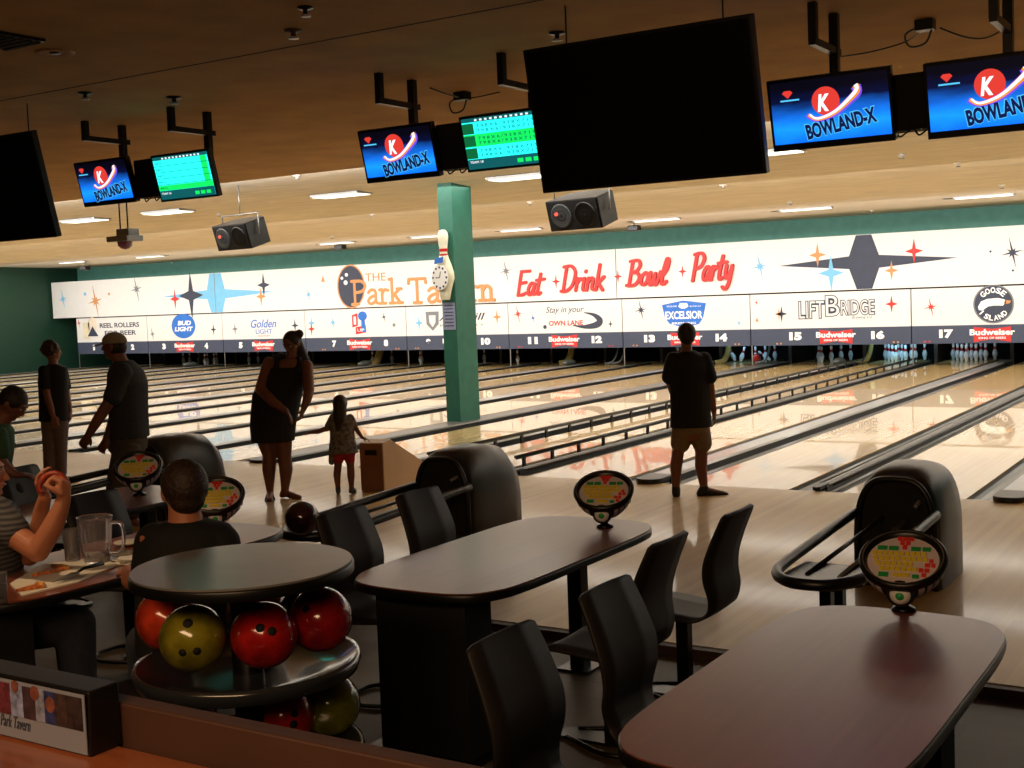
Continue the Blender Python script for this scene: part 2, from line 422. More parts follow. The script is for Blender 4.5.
# pins
PINPROF = [(0.0, 0.0), (0.026, 0.0), (0.0285, 0.005), (0.036, 0.04), (0.048, 0.08), (0.0605, 0.114), (0.058, 0.15), (0.046, 0.19), (0.031, 0.225), (0.0235, 0.255), (0.0245, 0.285), (0.030, 0.315), (0.0325, 0.343), (0.028, 0.366), (0.016, 0.379), (0.0, 0.381)]
pm = MB().lathe(PINPROF, 14).mesh('bowling_pin')
pm.materials.append(M_pin); pm.materials.append(M_pinred)
for pl in pm.polygons:
    if 0.235 < pl.center.z < 0.25 or 0.262 < pl.center.z < 0.282: pl.material_index = 1
row = [(0, 0)]+[(-.5, 1), (.5, 1)]+[(-1, 2), (0, 2), (1, 2)]+[(-1.5, 3), (-.5, 3), (.5, 3), (1.5, 3)]
pname = ['head', 'second row left', 'second row right', 'third row left', 'third row middle', 'third row right', 'back row far left', 'back row inner left', 'back row inner right', 'back row far right']
standing = {17: range(10), 16: range(10), 15: (0, 2, 5, 9, 1), 14: (2, 5, 9), 13: (3, 6, 7), 9: (0, 5), 8: (0, 1), 7: (0, 5), 5: (0, 1, 2, 5), 4: (3, 7), 3: (0, 1, 2, 4), 2: (4, 5, 9), 18: range(10), 12: (), 10: (0,)}
for n, idx in standing.items():
    k = (n-1)//2; xc = pair_x(k)+(1 if n % 2 == 0 else -1)*(CC+LW/2)
    for i in idx:
        dx, r_ = row[i]
        o = bpy.data.objects.new('bowling_pin', pm); COL.objects.link(o)
        o.location = (xc+dx*0.3048, 18.05+r_*0.264, 0.0)
        tag(o, 'white bowling pin with red neck stripes, %s of lane %d' % (pname[i], n), 'bowling pin', 'pins standing at the lane ends')
# a red ball and leaning pins hitting on lane 14
x14 = pair_x(6)+CC+LW/2
o = tag(MB().ball((x14+0.25, 18.1, 0.108), 0.108).build('bowling_ball', mat('bright_red_ball', (220, 50, 40), 0.2)), 'red ball striking the pins at the end of lane 14', 'bowling ball')
for i, (dx, dy, ry) in enumerate(((-0.2, 0.1, 18), (0.48, 0.35, -55), (-0.42, 0.3, -25))):
    o = bpy.data.objects.new('bowling_pin', pm); COL.objects.link(o); o.location = (x14+dx, 18.1+dy, 0.01+abs(math.sin(R(ry)))*0.03); o.rotation_euler = (0, R(ry), 0)
    tag(o, ('slightly tilted', 'toppling', 'leaning')[i]+' pin near the red ball on lane 14', 'bowling pin', 'pins knocked about on lane 14')
# curved ball guides and yellow guard seen beneath the masks
def guard(x, col, lab, w=0.05):
    m = MB(); pts = catmull([(x-0.25, 17.6, 0.02), (x-0.08, 17.7, 0.06), (x, 17.8, 0.25), (x+0.03, 17.9, 0.6)], 6); m.tube(pts, w, 8)
    tag(m.build('ball_guard', col), lab, 'ball guard', 'curved guards beside the pin decks')
gy = mat('dull_yellow_guard', (150, 130, 70), 0.5)
for x, c, l, w in ((pair_x(5)-0.62, gy, 'yellow curved guard under number 11', 0.09), (pair_x(5)+0.75, M_silver, 'grey curved guard under number 12', .03), (pair_x(5)+0.95, M_silver, 'outer grey curved guard under number 12', .03), (pair_x(6)+0.5, gy, 'yellow curved guard under number 14', 0.07), (pair_x(7)+0.35, gy, 'yellow curved guard left of lane 16 pins', .06), (pair_x(6)+1.55, M_silver, 'grey curved guard at right of lane 14', .03), (pair_x(3)-0.45, gy, 'brownish curved guard under number 7', .12)):
    guard(x, c, l, w)
# ball cleaner blobs (returned bowling ball lift covers) in front of the masks
for k, lab in ((1, 3), (2, 5), (3, 7), (4, 9), (5, 11), (6, 13), (7, 15)):
    m = MB(); m.ball((pair_x(k), 16.6, 0.05+.07), 0.12, 0.3, 0.075); tag(m.build('ball_lift_cover', M_gutter), 'grey domed ball lift cover at the far end of the capping beside lane %d' % lab, 'ball lift cover', 'ball lift covers')

# ------------------------------------------------------------------ masking wall
def S(u, v, y=YM):
    p = ony(u, v, y); return p.x, p.z
def plane_M(y, x=0, z=0, yaw=0): # local x -> world X, local y -> world Z, local z -> towards the bowlers (-Y)
    return Matrix(((1, 0, 0, x), (0, 0, -1, y), (0, 1, 0, z), (0, 0, 0, 1)))
ZB0, ZB1, ZL1, ZU0, ZU1 = 0.49, 0.874, 1.668, 1.702, 2.90
YU = YM-0.035
ML = plane_M(YM); MU = plane_M(YU)
def word(name, body, u0, v0, u1, v1, mt, parent, y=YM, off=0.0, shear=0.0, ex=0.004, spacing=1.0):
    """lettering between the lower-left pixel (u0,v0) and the upper-right pixel (u1,v1)"""
    x0, z0 = S(u0, v0, y); x1, z1 = S(u1, v1, y)
    return text(name, body, mt, plane_M(y, x0, z0), x1-x0, abs(z1-z0), parent, off, shear, spacing, ex)
units = []
for k in range(NP):
    xa = pair_x(k)-PP/2; xb = pair_x(k)+PP/2
    if k in (3, 7): xa -= GAP
    if k == 0: xa = -0.08
    n = 2*k+1
    t = thing('masking_unit', 'white masking panel numbered %d and %d above the pins' % (n, n+1), 'masking panel', (0, 0, 0), 0, 'numbered masking panels')
    units.append(t)
    m = MB(); m.box(xa+0.012, xb-0.012, YM, YM+0.04, ZB1, ZL1); m.build('white_panel', M_white, t)
    m = MB(); m.box(xa+0.012, xb-0.012, YM, YM+0.04, ZB0, ZB1); m.build('number_band', M_navy, t)
    for s in (-1, 1):
        q = n+(s > 0); w = 0.15 if q < 10 else 0.29
        if q == 1: w = 0.09
        text('lane_number', str(q), M_lett, plane_M(YM, pair_x(k)+s*0.93-w/2, 0.605), w, 0.185, t, offset=0.07, depth_=0.006)
    if k in (1, 2, 3, 4, 5, 6, 7, 8):
        x = pair_x(k); z = 0.68; b = 0.37; h = 0.17
        m = MB(); flat(m, [(x-b, z-h), (x, z-h*0.62), (x+b, z-h), (x+b, z+h*0.9), (x, z+h*0.62), (x-b, z+h*0.9)], ML, 0.006)
        # split bow tie into two convex halves for a clean face
        m = MB(); 
        for q in (-1, 1):
            pl = [(x, z-h*0.62), (x+q*b, z-h), (x+q*b, z+h*0.9), (x, z+h*0.62)]
            flat(m, pl if q > 0 else pl[::-1], ML, 0.006)
        sg = m.build('sponsor_sign', M_red, t)
        text('lettering', 'Budweiser', M_lett, plane_M(YM-0.006, x-0.45, 0.655), 0.9, 0.13, sg, offset=0.035)
        text('small_lettering', 'KING OF BEERS', M_lett, plane_M(YM-0.006, x-0.27, 0.575), 0.54, 0.045, sg, offset=0.02)
    m = MB(); m.box(xa+0.01, xa+0.03, YM+0.01, YM+0.03, 0.036, ZB0); m.build('support_post', M_silver, t)
    m = MB(); m.box(xa+0.0, xb-0.0, YM+0.045, YM+0.06, ZB0+.01, ZU0+.03); m.build('seam_shade_board', M_blackm, t)  # black board added behind the joints to give their shadow line
    for s in (-1, 1):   # indicator lamps at the lower edge
        if k >= 3:
            m = MB(); x = pair_x(k)+s*1.32
            for j in (-1, 1): disc(m, x+j*0.045, ZB0+0.045, 0.022, 0.02, ML, 0.01, 10)
            m.build('indicator_lamps', M_red if k in (5, 8) else M_org, t)

def stars(specs, y, parent_fn):
    for (u, v, rp, kind, mt) in specs:
        x, z = S(u, v, y); x2, _ = S(u+rp, v, y); r = x2-x; m = MB(); Mx = plane_M(y)
        if kind == '4': star(m, x, z, r*0.72, r, Mx, 0.005, 4, 0.27)
        elif kind == 'splat':
            star(m, x, z, r, r, Mx, 0.005, 8, 0.17, 0.2, (1.1, .45, .8, .4, 1.1, .5, .7, .35)); disc(m, x, z, r*0.2, r*0.2, Mx, 0.009, 10)
        elif kind == 'dot': disc(m, x, z, r, r, Mx, 0.005, 8)
        elif kind == 'tri': flat(m, [(x, z+r), (x-r*0.6, z-r*0.6), (x+r*0.6, z-r*0.6)], Mx, 0.005)
        m.build('star', mt, parent_fn(x))
def unit_at(x):
    for k in range(NP):
        if x < pair_x(k)+PP/2: return units[k]
    return units[-1]
stars([(79, 323, 3, 'splat', M_red), (152.5, 334, 4, 'splat', M_grey), (213.5, 329.5, 4, '4', M_ink), (235, 329, 4, '4', M_grey), (295, 325.5, 5, '4', M_ink), (311.5, 323, 5, '4', M_sky), (311.5, 329, 5, '4', M_red),
       (333, 322.5, 6, 'splat', M_sky), (384, 317, 4, 'splat', M_ink), (394, 325, 1.5, 'dot', M_grey), (419, 323, 6, '4', M_sky), (497, 317, 6, '4', M_org), (518, 314, 7, 'splat', M_red), (533, 318, 4, 'splat', M_blue),
       (545, 327, 1.8, 'dot', M_ink), (610.5, 324, 3.5, '4', M_ink), (641, 310, 9, 'splat', M_ink), (739, 323, 4, 'splat', M_sky), (756.5, 302.5, 3, 'splat', M_red), (757, 320, 2.5, 'tri', M_org), (779, 314, 6, '4', M_org), (781.5, 314, 8, '4', M_ink),
       (891.5, 304, 9, '4', M_red), (931, 307, 10, 'splat', M_red)], YM, unit_at)
# sponsor artwork on the white panels
u0 = units[0]
word('lettering', 'REEL ROLLERS', 100, 328, 139, 322, M_ink, u0, off=0.02)
word('lettering', 'FOR BEER', 105, 335.5, 136, 330, M_ink, u0, off=0.02)
m = MB(); x, z = S(92.5, 325.5); disc(m, x, z, 0.22, 0.27, ML, 0.004); m.build('figure_face', mat('pale_drawn_skin', (232, 214, 196)), u0)
m = MB(); x, z = S(93, 333); star(m, x, z, 0.3, 0.22, ML, 0.006, 3, 0.5); m.build('bow_tie_drawing', M_ink, u0)
m = MB(); x, z = S(86.5, 330); flat(m, [(x-.16, z-.3), (x+.16, z-.3), (x+.16, z+.25), (x-.16, z+.25)], ML); m.build('mug_drawing', mat('pale_yellow_drawing', (226, 216, 186)), u0)
u1 = units[1]
m = MB(); x, z = S(183, 326); disc(m, x+.02, z, 0.52, 0.385, ML, 0.004); m.build('round_badge', M_blue, u1)
word('lettering', 'BUD', 178, 325.5, 191, 320.5, M_lett, u1, ex=.008, off=.04, shear=.15); word('lettering', 'LIGHT', 175, 331.5, 193, 326.5, M_lett, u1, ex=.008, off=.04, shear=.15)
u2 = units[2]
word('lettering', 'Golden', 251, 328, 276, 319, M_blue, u2, off=.01, shear=.3); word('lettering', 'LIGHT', 256, 334, 272, 328.8, M_blue, u2); word('small_lettering', 'PREMIUM', 258, 336.5, 270, 335.3, M_red, u2)
u3 = units[3]
for (a, b, c, d, tx) in ((352.5, 327.5, 357.5, 315, 'I'), (356, 334.5, 366, 327, 'UP')):
    x, z = S(a, b); x1, z1 = S(c, d); m = MB(); flat(m, [(x, z), (x1, z+.05), (x1, z1+.05), (x, z1)], ML); p = m.build('red_block', M_red, u3)
    text('lettering', tx, M_lett, plane_M(YM-.004, x+.06, z+.08), (x1-x)-.12, (z1-z)-.12, p)
m = MB(); x, z = S(362.5, 316); disc(m, x, z, .16, .13, ML, .006, 16); flat(m, [(x-.06, z-.45), (x+.1, z-.45), (x+.07, z-.1), (x-.05, z-.1)], ML, .006); m.build('blue_figure', M_blue, u3)
u4 = units[4]
m = MB(); x, z = S(432.5, 320.5); flat(m, [(x, z-.28), (x+.2, z-.1), (x+.22, z+.24), (x-.22, z+.24), (x-.2, z-.1)], ML); p = m.build('shield', M_grey, u4)
m = MB(); flat(m, [(x, z-.18), (x+.1, z-.05), (x+.11, z+.14), (x-.11, z+.14), (x-.1, z-.05)], plane_M(YM-.004)); m.build('shield_centre', M_white, p)
word('lettering', 'Ale Mill', 439, 321, 485, 312.5, M_ink, u4, off=.01, shear=.3); word('small_lettering', 'BREWERY', 440, 326.5, 485, 323.5, M_grey, u4)
u5 = units[5]
word('lettering', 'Stay in your', 546, 315, 584, 305.5, M_ink, u5, shear=.35); word('lettering', 'OWN LANE', 549, 326, 583, 320, M_red, u5, off=.02)
m = MB(); pts = catmull([S(584, 312.5), S(594, 315), S(600, 320.5), S(596, 325), S(584, 326.8), S(573, 325.3)], 6); ribbon(m, [(p.x, p.y) for p in pts], 0.10, ML, .005, lambda t: 0.2+1.5*math.sin(PI*min(1, t))**1.5); m.build('swoosh', M_ink, u5)
u6 = units[6]
def poly_px(pts): return [S(*p) for p in pts]
m = MB(); flat(m, poly_px([(662, 305), (683, 300.5), (706, 303), (703, 318), (699, 324), (684, 327.5), (670, 324), (665, 318)][::-1]), ML); m.build('shield', M_blue, u6)
m = MB(); flat(m, poly_px([(678.5, 306.5), (680, 303), (687, 303), (688.5, 306.5), (685, 308.5), (681, 308.5)][::-1]), ML, .008); m.build('hull_drawing', M_lett, u6)
word('lettering', 'EXCELSIOR', 665.5, 319.5, 702.5, 310.5, M_lett, u6, ex=.008, off=.03); word('small_lettering', 'BREWING', 672, 324.5, 696, 321.8, M_lett, u6, ex=.008, off=.02)
word('small_lettering', 'BIG ISLAND', 667, 307.3, 677, 305.3, M_lett, u6, ex=.008); word('small_lettering', 'BLOND ALE', 690, 307, 701, 305.2, M_lett, u6, ex=.008)
u7 = units[7]
for ex_, mt_, of_, pd in ((.004, M_ink, .055, .9), (.008, M_white, -.005, 0)):
    word('lettering', 'LIFT', 799.5-pd, 318.5+pd, 824+pd, 301-pd, mt_, u7, ex=ex_, off=of_)
    word('lettering', 'B', 826-pd, 316+pd, 839+pd, 295.5-pd, mt_, u7, ex=ex_, off=of_)
    word('lettering', 'RIDGE', 841.5-pd, 315+pd, 874+pd, 299.5-pd, mt_, u7, ex=ex_, off=of_)
word('small_lettering', 'Brewing Co', 852, 319.5, 872, 315.5, M_grey, u7, shear=.3)
u8 = units[8]
x, z = S(993.5, 304)
m = MB(); disc(m, x, z, .405, .405, ML, .004, 40); m.build('round_badge', M_grey, u8)
m = MB(); disc(m, x, z, .375, .375, ML, .006, 40); m.build('badge_disc', M_ink, u8)
m = MB(); pts = [S(*p) for p in ((978, 307), (981, 301.5), (987, 299), (998, 298), (1005, 299.5), (1006.5, 302.5), (1003, 305.5), (994, 305.5), (988, 306.5), (982.5, 310.5), (979, 310))]; flat(m, pts[::-1], ML, .008); m.build('goose_drawing', M_lett, u8)
m = MB(); flat(m, [S(*p) for p in ((1005, 300), (1011, 300.5), (1010, 303), (1004, 304.5))][::-1], ML, .008); m.build('beak_drawing', M_org, u8)
def arc_text(s, cx, cz, r, a0, a1, h, mt, parent, top=True):
    for i, ch in enumerate(s):
        a = a0+(a1-a0)*i/(len(s)-1); rot = (a-PI/2) if top else (a+PI/2)
        M = plane_M(YM-.006, cx+r*math.cos(a), cz+r*math.sin(a)) @ Matrix.Rotation(rot, 4, 'Z') @ Matrix.Translation((-h*.4, -h*.5, 0))
        text('letter', ch, mt, M, h*.8 if ch != 'I' else h*.25, h, parent, offset=.03)
arc_text('GOOSE', x, z, .29, R(135), R(48), .12, M_lett, u8)
arc_text('ISLAND', x, z, .29, R(222), R(318), .11, M_lett, u8, False)
# upper banner boards
XB2 = ony(616, 270, YU).x; XB1 = ony(215.5, 300, YU).x
bx = [(-1.2, XB1, 'far left banner board with small stars and half of a blue starburst'), (XB1, XB2, 'long banner board reading The Park Tavern and Eat Drink'), (XB2, 33.2, 'banner board reading Bowl Party with a big dark starburst'), (33.2, 38.4, 'plain white banner board at the right end')]
ban = []
for a, b, l in bx:
    t = thing('banner_board', l, 'banner', (0, 0, 0), 0, 'upper banner boards'); ban.append(t)
    m = MB(); m.box(a+.014, b-.014, YU, YU+.07, ZU0, ZU1); m.build('board', M_white, t)
def ban_at(x): return ban[0] if x < XB1 else ban[1] if x < XB2 else ban[2]
def big_star(uL, uC, uR, wv, mt, ztop, zbot, zc, vtip):
    xL = S(uL, vtip, YU)[0]; xC = S(uC, vtip, YU)[0]; xR = S(uR, vtip, YU)[0]; m_l = MB()
    zt, zb = ztop, zbot
    w1, w2 = wv
    pcs = [[(xC-w1, zt), (xC-w2, zc+.14), (xC-w2, zc-.14), (xC-w1, zb), (xC+w1, zb), (xC+w2, zc-.14), (xC+w2, zc+.14), (xC+w1, zt)],
           [(xC-w2, zc+.14), (xL, zc), (xC-w2, zc-.14)], [(xC+w2, zc-.14), (xR, zc), (xC+w2, zc+.14)]]
    return pcs
pc = big_star(162, 216, 274, (0.24, 0.38), M_sky, ZU1-.01, ZU0+.01, 2.26, 293)
for i, q in enumerate(pc):
    # clip the blue star at the joint between the first two boards
    def clip(poly, xs, side):
        out = []
        for j in range(len(poly)):
            a, b = poly[j-1], poly[j]; ia = (a[0]-xs)*side >= 0; ib = (b[0]-xs)*side >= 0
            if ia != ib: t_ = (xs-a[0])/(b[0]-a[0]); out.append((xs, a[1]+(b[1]-a[1])*t_))
            if ib: out.append(b)
        return out
    for side, xs, par in ((-1, XB1-.012, ban[0]), (1, XB1+.012, ban[1])):
        c = clip(q, xs, side)
        if len(c) > 2: m = MB(); flat(m, c, MU, .003); m.build('starburst', M_sky, par)
for q in big_star(778, 864, 958, (0.17, 0.33), M_ink, ZU1-.01, ZU0+.01, 2.3, 262):
    m = MB(); flat(m, q, MU, .003); m.build('starburst', M_ink, ban[2])
stars([(63, 299, 6, 'splat', M_sky), (95.5, 301, 10, 'splat', M_org), (136.5, 289, 8, 'splat', M_grey), (175, 299, 7, '4', M_red), (191, 295.5, 17, '4', M_ink), (263.5, 285, 9, '4', M_ink), (261, 296.5, 7, '4', M_org), (85, 294, 1.2, 'dot', M_sky), (109, 294, 1, 'dot', M_org),
       (308.5, 294.5, 6, 'splat', M_sky), (323, 279.5, 3, 'tri', M_org), (506, 271, 9, 'splat', M_grey), (556, 281.5, 6, '4', M_red), (618, 276.5, 6, '4', M_red), (682.5, 271.5, 6, '4', M_red), (760, 266.5, 12, 'splat', M_sky),
       (817.5, 255, 12, '4', M_org), (831, 273, 18, '4', M_sky), (891.5, 270.5, 10, '4', M_org), (914, 251, 13, '4', M_red), (1012.5, 252.5, 16, 'splat', M_ink), (990.5, 251.5, 1.2, 'dot', M_ink), (1013, 270.5, 1.2, 'dot', M_ink)], YU-.003, ban_at)
# The Park Tavern
x, z = S(351, 286.5, YU)
b1 = ban[1]
m = MB(); disc(m, x, z, .50, .615, MU, .003, 36); m.build('ball_drawing_rim', M_org, b1)
m = MB(); disc(m, x, z, .455, .575, MU, .005, 36); m.build('ball_drawing', M_ink, b1)
m = MB()
for a, b, c in ((346.5, 274.8, 1.6), (342, 278.2, 1.4), (345.7, 282.6, 2.0)):
    p = S(a, b, YU); disc(m, p[0], p[1], c*.035, c*.032, MU, .007, 14)
m.build('ball_drawing_holes', M_lett, b1)
def serif_word(s, u0, v0, u1, v1, mt, par, ex=.008):
    word('lettering', s, u0, v0, u1, v1, mt, par, y=YU, ex=ex)
    # slab serifs along the base line
word('lettering', 'THE', 365.5, 281.5, 385.5, 272.5, M_org, b1, y=YU, ex=.008, off=.0)
SC = [0]
def stroke(par, mt, segs, x0, z0, sx, sz, w, shear=0.0):
    m = MB()
    for sg in segs:
        pts = [(p.x, p.y) for p in catmull(sg, 5)] if len(sg) > 2 else sg
        pts = [(x0+(a+shear*b)*sx, z0+b*sz) for a, b in pts]
        SC[0] += 1; dh = .006+.0009*SC[0]
        ribbon(m, pts, w, MU, dh)
        for i_, q in enumerate((pts[0], pts[-1])): disc(m, q[0], q[1], w/2, w/2, MU, dh+.0003*(i_+1), 10)
    return m.build('letter', mt, par)
SERIF = {
 'P': ([[(.12, .02), (.12, .98)], [(0, .02), (.27, .02)], [(0, .97), (.3, .97)], [(.12, .97), (.42, .95), (.56, .76), (.42, .55), (.14, .5)]], .62),
 'a': ([[(.05, .48), (.16, .58), (.3, .56), (.35, .42), (.35, .1), (.44, .03)], [(.35, .36), (.14, .28), (.04, .14), (.12, .02), (.26, .06), (.35, .18)]], .5),
 'r': ([[(.1, .03), (.1, .58)], [(0, .57), (.1, .57)], [(0, .02), (.24, .02)], [(.1, .38), (.2, .56), (.34, .54)]], .4),
 'k': ([[(.1, .02), (.1, 1)], [(0, .98), (.1, .98)], [(0, .02), (.2, .02)], [(.38, .58), (.12, .28)], [(.2, .36), (.4, .03)], [(.3, .02), (.5, .02)], [(.3, .58), (.46, .58)]], .54),
 'T': ([[(.3, .03), (.3, .97)], [(.02, .97), (.6, .97)], [(.02, .97), (.0, .8)], [(.6, .97), (.62, .8)], [(.18, .02), (.44, .02)]], .66),
 'v': ([[(.04, .57), (.2, .03)], [(.2, .03), (.36, .57)], [(0, .58), (.12, .58)], [(.3, .58), (.42, .58)]], .44),
 'e': ([[(.06, .34), (.38, .36), (.32, .54), (.18, .59), (.05, .42), (.06, .18), (.2, .02), (.38, .1)]], .46),
 'n': ([[(.1, .03), (.1, .57)], [(0, .57), (.1, .57)], [(0, .02), (.2, .02)], [(.1, .38), (.22, .57), (.36, .48), (.38, .3), (.38, .03)], [(.3, .02), (.48, .02)]], .54)}
def serif(s, uL, vL, uR, vR, ztop_px, par, mt, w):
    xL, zL = S(uL, vL, YU); xR, zR = S(uR, vR, YU); _, zt = S(*ztop_px, YU)
    zb = (zL+zR)/2; tot = sum(SERIF[c][1] for c in s); sx = (xR-xL)/tot; x = xL
    for c in s:
        stroke(par, mt, SERIF[c][0], x, zb, sx, zt-zb, w); x += SERIF[c][1]*sx
serif('Park', 352.5, 304.5, 404, 303.5, (356, 280.5), b1, M_org, .085)
serif('Tavern', 409.5, 303.5, 496.5, 300, (420, 278), b1, M_org, .085)
SCR = {
 'E': ([[(.06, 0), (.06, 1)], [(.06, .99), (.56, 1.0)], [(.06, .5), (.44, .54)], [(.06, .02), (.3, .02), (.54, .1)]], .6),
 'a': ([[(.38, .42), (.2, .5), (.05, .3), (.08, .06), (.22, .03), (.36, .28), (.4, .46)], [(.4, .46), (.36, .12), (.42, .02), (.52, .1)]], .5),
 't': ([[(.16, .86), (.12, .2), (.18, .02), (.32, .08)], [(-.04, .6), (.42, .64)]], .42),
 'D': ([[(.08, 0), (.08, .98)], [(-.06, .98), (.3, 1.0), (.56, .74), (.5, .25), (.24, .02), (-.02, .02)]], .66),
 'r': ([[(.05, .5), (.05, .02)], [(.05, .28), (.18, .48), (.3, .44)]], .34),
 'i': ([[(.05, .5), (.05, .08), (.14, .03)], [(.07, .74), (.075, .78)]], .2),
 'n': ([[(.05, .5), (.05, .02)], [(.05, .3), (.2, .5), (.3, .4), (.3, .1), (.42, .03)]], .46),
 'k': ([[(.05, 1), (.05, .02)], [(.34, .52), (.07, .26)], [(.12, .28), (.38, 0)]], .42),
 'B': ([[(.08, 0), (.08, .98)], [(-.04, .96), (.34, .99), (.48, .8), (.36, .58), (.1, .52)], [(.1, .52), (.42, .48), (.54, .26), (.36, .03), (-.04, .02)]], .62),
 'o': ([[(.2, .5), (.05, .36), (.06, .1), (.2, .02), (.34, .16), (.34, .4), (.2, .5)]], .42),
 'w': ([[(.03, .5), (.06, .08), (.16, .03), (.27, .45)], [(.27, .45), (.3, .06), (.42, .04), (.52, .5)]], .56),
 'l': ([[(.1, .36), (.25, .6), (.28, .92), (.17, .98), (.09, .5), (.1, .06), (.22, .02), (.32, .12)]], .34),
 'P': ([[(.08, 0), (.08, .98)], [(-.06, .96), (.34, 1.0), (.54, .8), (.42, .52), (.1, .44)]], .6),
 'y': ([[(.04, .5), (.06, .14), (.18, .06), (.32, .3), (.36, .5)], [(.36, .5), (.33, -.1), (.18, -.34), (.0, -.26)]], .4)}
def script(s, uL, vL, uR, vR, top, par, w=.078):
    xL, zL = S(uL, vL, YU); xR, zR = S(uR, vR, YU); zt = S(*top, YU)[1]
    zb = (zL+zR)/2; H = zt-zb; sh = .22*H
    tot = sum(SCR[c][1] for c in s); sx = (xR-xL-sh)/tot; x = xL
    for c in s:
        stroke(par, M_red, SCR[c][0], x, zb, sx, H, w, shear=sh/sx); x += SCR[c][1]*sx
script('Eat', 517.5, 296, 547, 294, (521, 271.5), ban[1])
script('Drink', 562, 292.5, 609, 289, (566, 266.5), ban[1])
script('Bowl', 628, 286.5, 672, 283.5, (632, 260.5), ban[2])
script('Party', 692, 281.5, 737, 278.5, (697, 253.5), ban[2])

# ------------------------------------------------------------------ lights the place has
def area(name, loc, sx, sy, energy, col, target=None, rot=None, spread=None):
    ld = bpy.data.lights.new(name, 'AREA'); ld.shape = 'RECTANGLE'; ld.size = sx; ld.size_y = sy; ld.energy = energy; ld.color = col
    if spread: ld.spread = spread
    o = bpy.data.objects.new(name, ld); COL.objects.link(o); o.location = loc
    if target is not None:
        d = (Vector(target)-Vector(loc)).normalized(); o.rotation_euler = d.to_track_quat('-Z', 'Y').to_euler()
        # keep the long side along X
        z = -d; x = Vector((1, 0, 0)); x = (x-z*x.dot(z)).normalized(); y = z.cross(x)
        o.rotation_euler = Matrix((x, y, z)).transposed().to_euler()
    return o
XM = (XL+XR)/2; XS = XR-XL-0.4
WARM = (1.0, 0.95, 0.86)
area('masking_wash_lamps', (XM, 13.6, 3.30), XS, 0.25, 265, (1.0, 0.965, 0.93), (XM, YM, 1.4), spread=R(130))
for i, (y, z, e) in enumerate(((1.90, 3.60, 460), (6.70, 3.47, 420), (10.9, 3.37, 220))):
    area('cove_tubes', (XM, y, z), XS, 0.05, e, WARM, (XM, y+4, z+0.0))
area('lane_tubes', (XM, 4.2, 3.50), XS, 1.0, 430, WARM, (XM, 4.2, 0))
area('lane_tubes', (XM, 9.0, 3.38), XS, 1.0, 400, WARM, (XM, 9.0, 0))
area('lane_tubes', (XM, 13.0, 3.38), XS, 0.8, 460, WARM, (XM, 13.0, 0))
area('pin_lamp', (pair_x(7)+CC+LW/2, 17.7, 0.78), 0.9, 0.08, 9, (0.35, 0.75, 1.0), (pair_x(7)+CC+LW/2, 18.6, 0.1))
area('pin_lamp', (pair_x(6)+CC+LW/2, 17.7, 0.78), 0.9, 0.08, 6, (0.35, 0.7, 1.0), (pair_x(6)+CC+LW/2, 18.6, 0.1))
area('pin_lamp', (pair_x(8)-CC-LW/2, 17.7, 0.78), 0.9, 0.08, 2.5, (0.7, 0.85, 1.0), (pair_x(8)-CC-LW/2, 18.6, 0.1))
# warm bar lamps behind and above the photographer
area('bar_lamp', (31.5, -12.0, 3.5), 6, 0.8, 175, (1.0, 0.62, 0.32), (30, -10.0, 0))
def spot(name, loc, target, energy, col, size, blend=0.6, r=0.05):
    ld = bpy.data.lights.new(name, 'SPOT'); ld.energy = energy; ld.color = col; ld.spot_size = R(size); ld.spot_blend = blend; ld.shadow_soft_size = r
    o = bpy.data.objects.new(name, ld); COL.objects.link(o); o.location = loc
    o.rotation_euler = (Vector(target)-Vector(loc)).to_track_quat('-Z', 'Y').to_euler()
    return o
spot('table_spot', (28.9, -8.6, 3.45), (29.1, -7.3, 0.8), 130, (1.0, 0.66, 0.36), 38)
w = bpy.data.worlds.new('world'); sc.world = w; w.use_nodes = True
w.node_tree.nodes['Background'].inputs[0].default_value = (0.02, 0.018, 0.015, 1)
w.node_tree.nodes['Background'].inputs[1].default_value = 1.0

# ------------------------------------------------------------------ pillar with the pin clock
t = thing('support_pillar', 'square green pillar rising to the ceiling among the lanes', 'pillar', (0, 0, 0)); t['kind'] = 'structure'
m = MB(); m.box(23.45, 23.70, 4.22, 4.74, -0.12, 3.57); m.build('pillar_shaft', mat('green_pillar_paint', (38, 104, 88), 0.5), t, bevel=0.006)
t = thing('pin_clock', 'giant bowling pin clock hanging on the green pillar', 'clock', (23.58, 4.13, 1.84))
k_ = 1.03/0.381
m = MB().lathe([(r*k_*1.05, z*k_) for r, z in PINPROF], 24, M=Matrix.Diagonal((1, 0.45, 1, 1))); m.build('pin_body', mat('cream_pin_enamel', (226, 224, 200), 0.3), t)
m = MB()
for z0, z1 in ((0.235, 0.25), (0.262, 0.278)):
    m.lathe([(0.0245*k_*1.08*1.03, z0*k_), (0.0245*k_*1.08*1.08, z1*k_)], 24, M=Matrix.Diagonal((1, 0.47, 1, 1)))
m.build('neck_band', M_pinred, t)
Mc = plane_M(-0.085, -0.02, 0.33)
m = MB(); disc(m, 0, 0, 0.145, 0.18, Mc, 0.01, 28); f = m.build('clock_face', M_lett, t)
for i in range(12):
    m = MB(); a = PI*i/6; disc(m, 0.12*math.cos(a), 0.15*math.sin(a), 0.016, 0.018, Mc, 0.013, 8); m.build('hour_mark', M_ink, f)
m = MB(); ribbon(m, [(0, 0), (-0.07, 0.0)], 0.012, Mc, .016); ribbon(m, [(0, 0), (0.02, 0.09)], 0.010, Mc, .016); m.build('hands', M_capdark, f)
m = MB(); flat(m, [(-.075, .2), (.06, .22), (.075, .3), (-.06, .28)], Mc, .03); m.build('blue_emblem', M_blue, t)
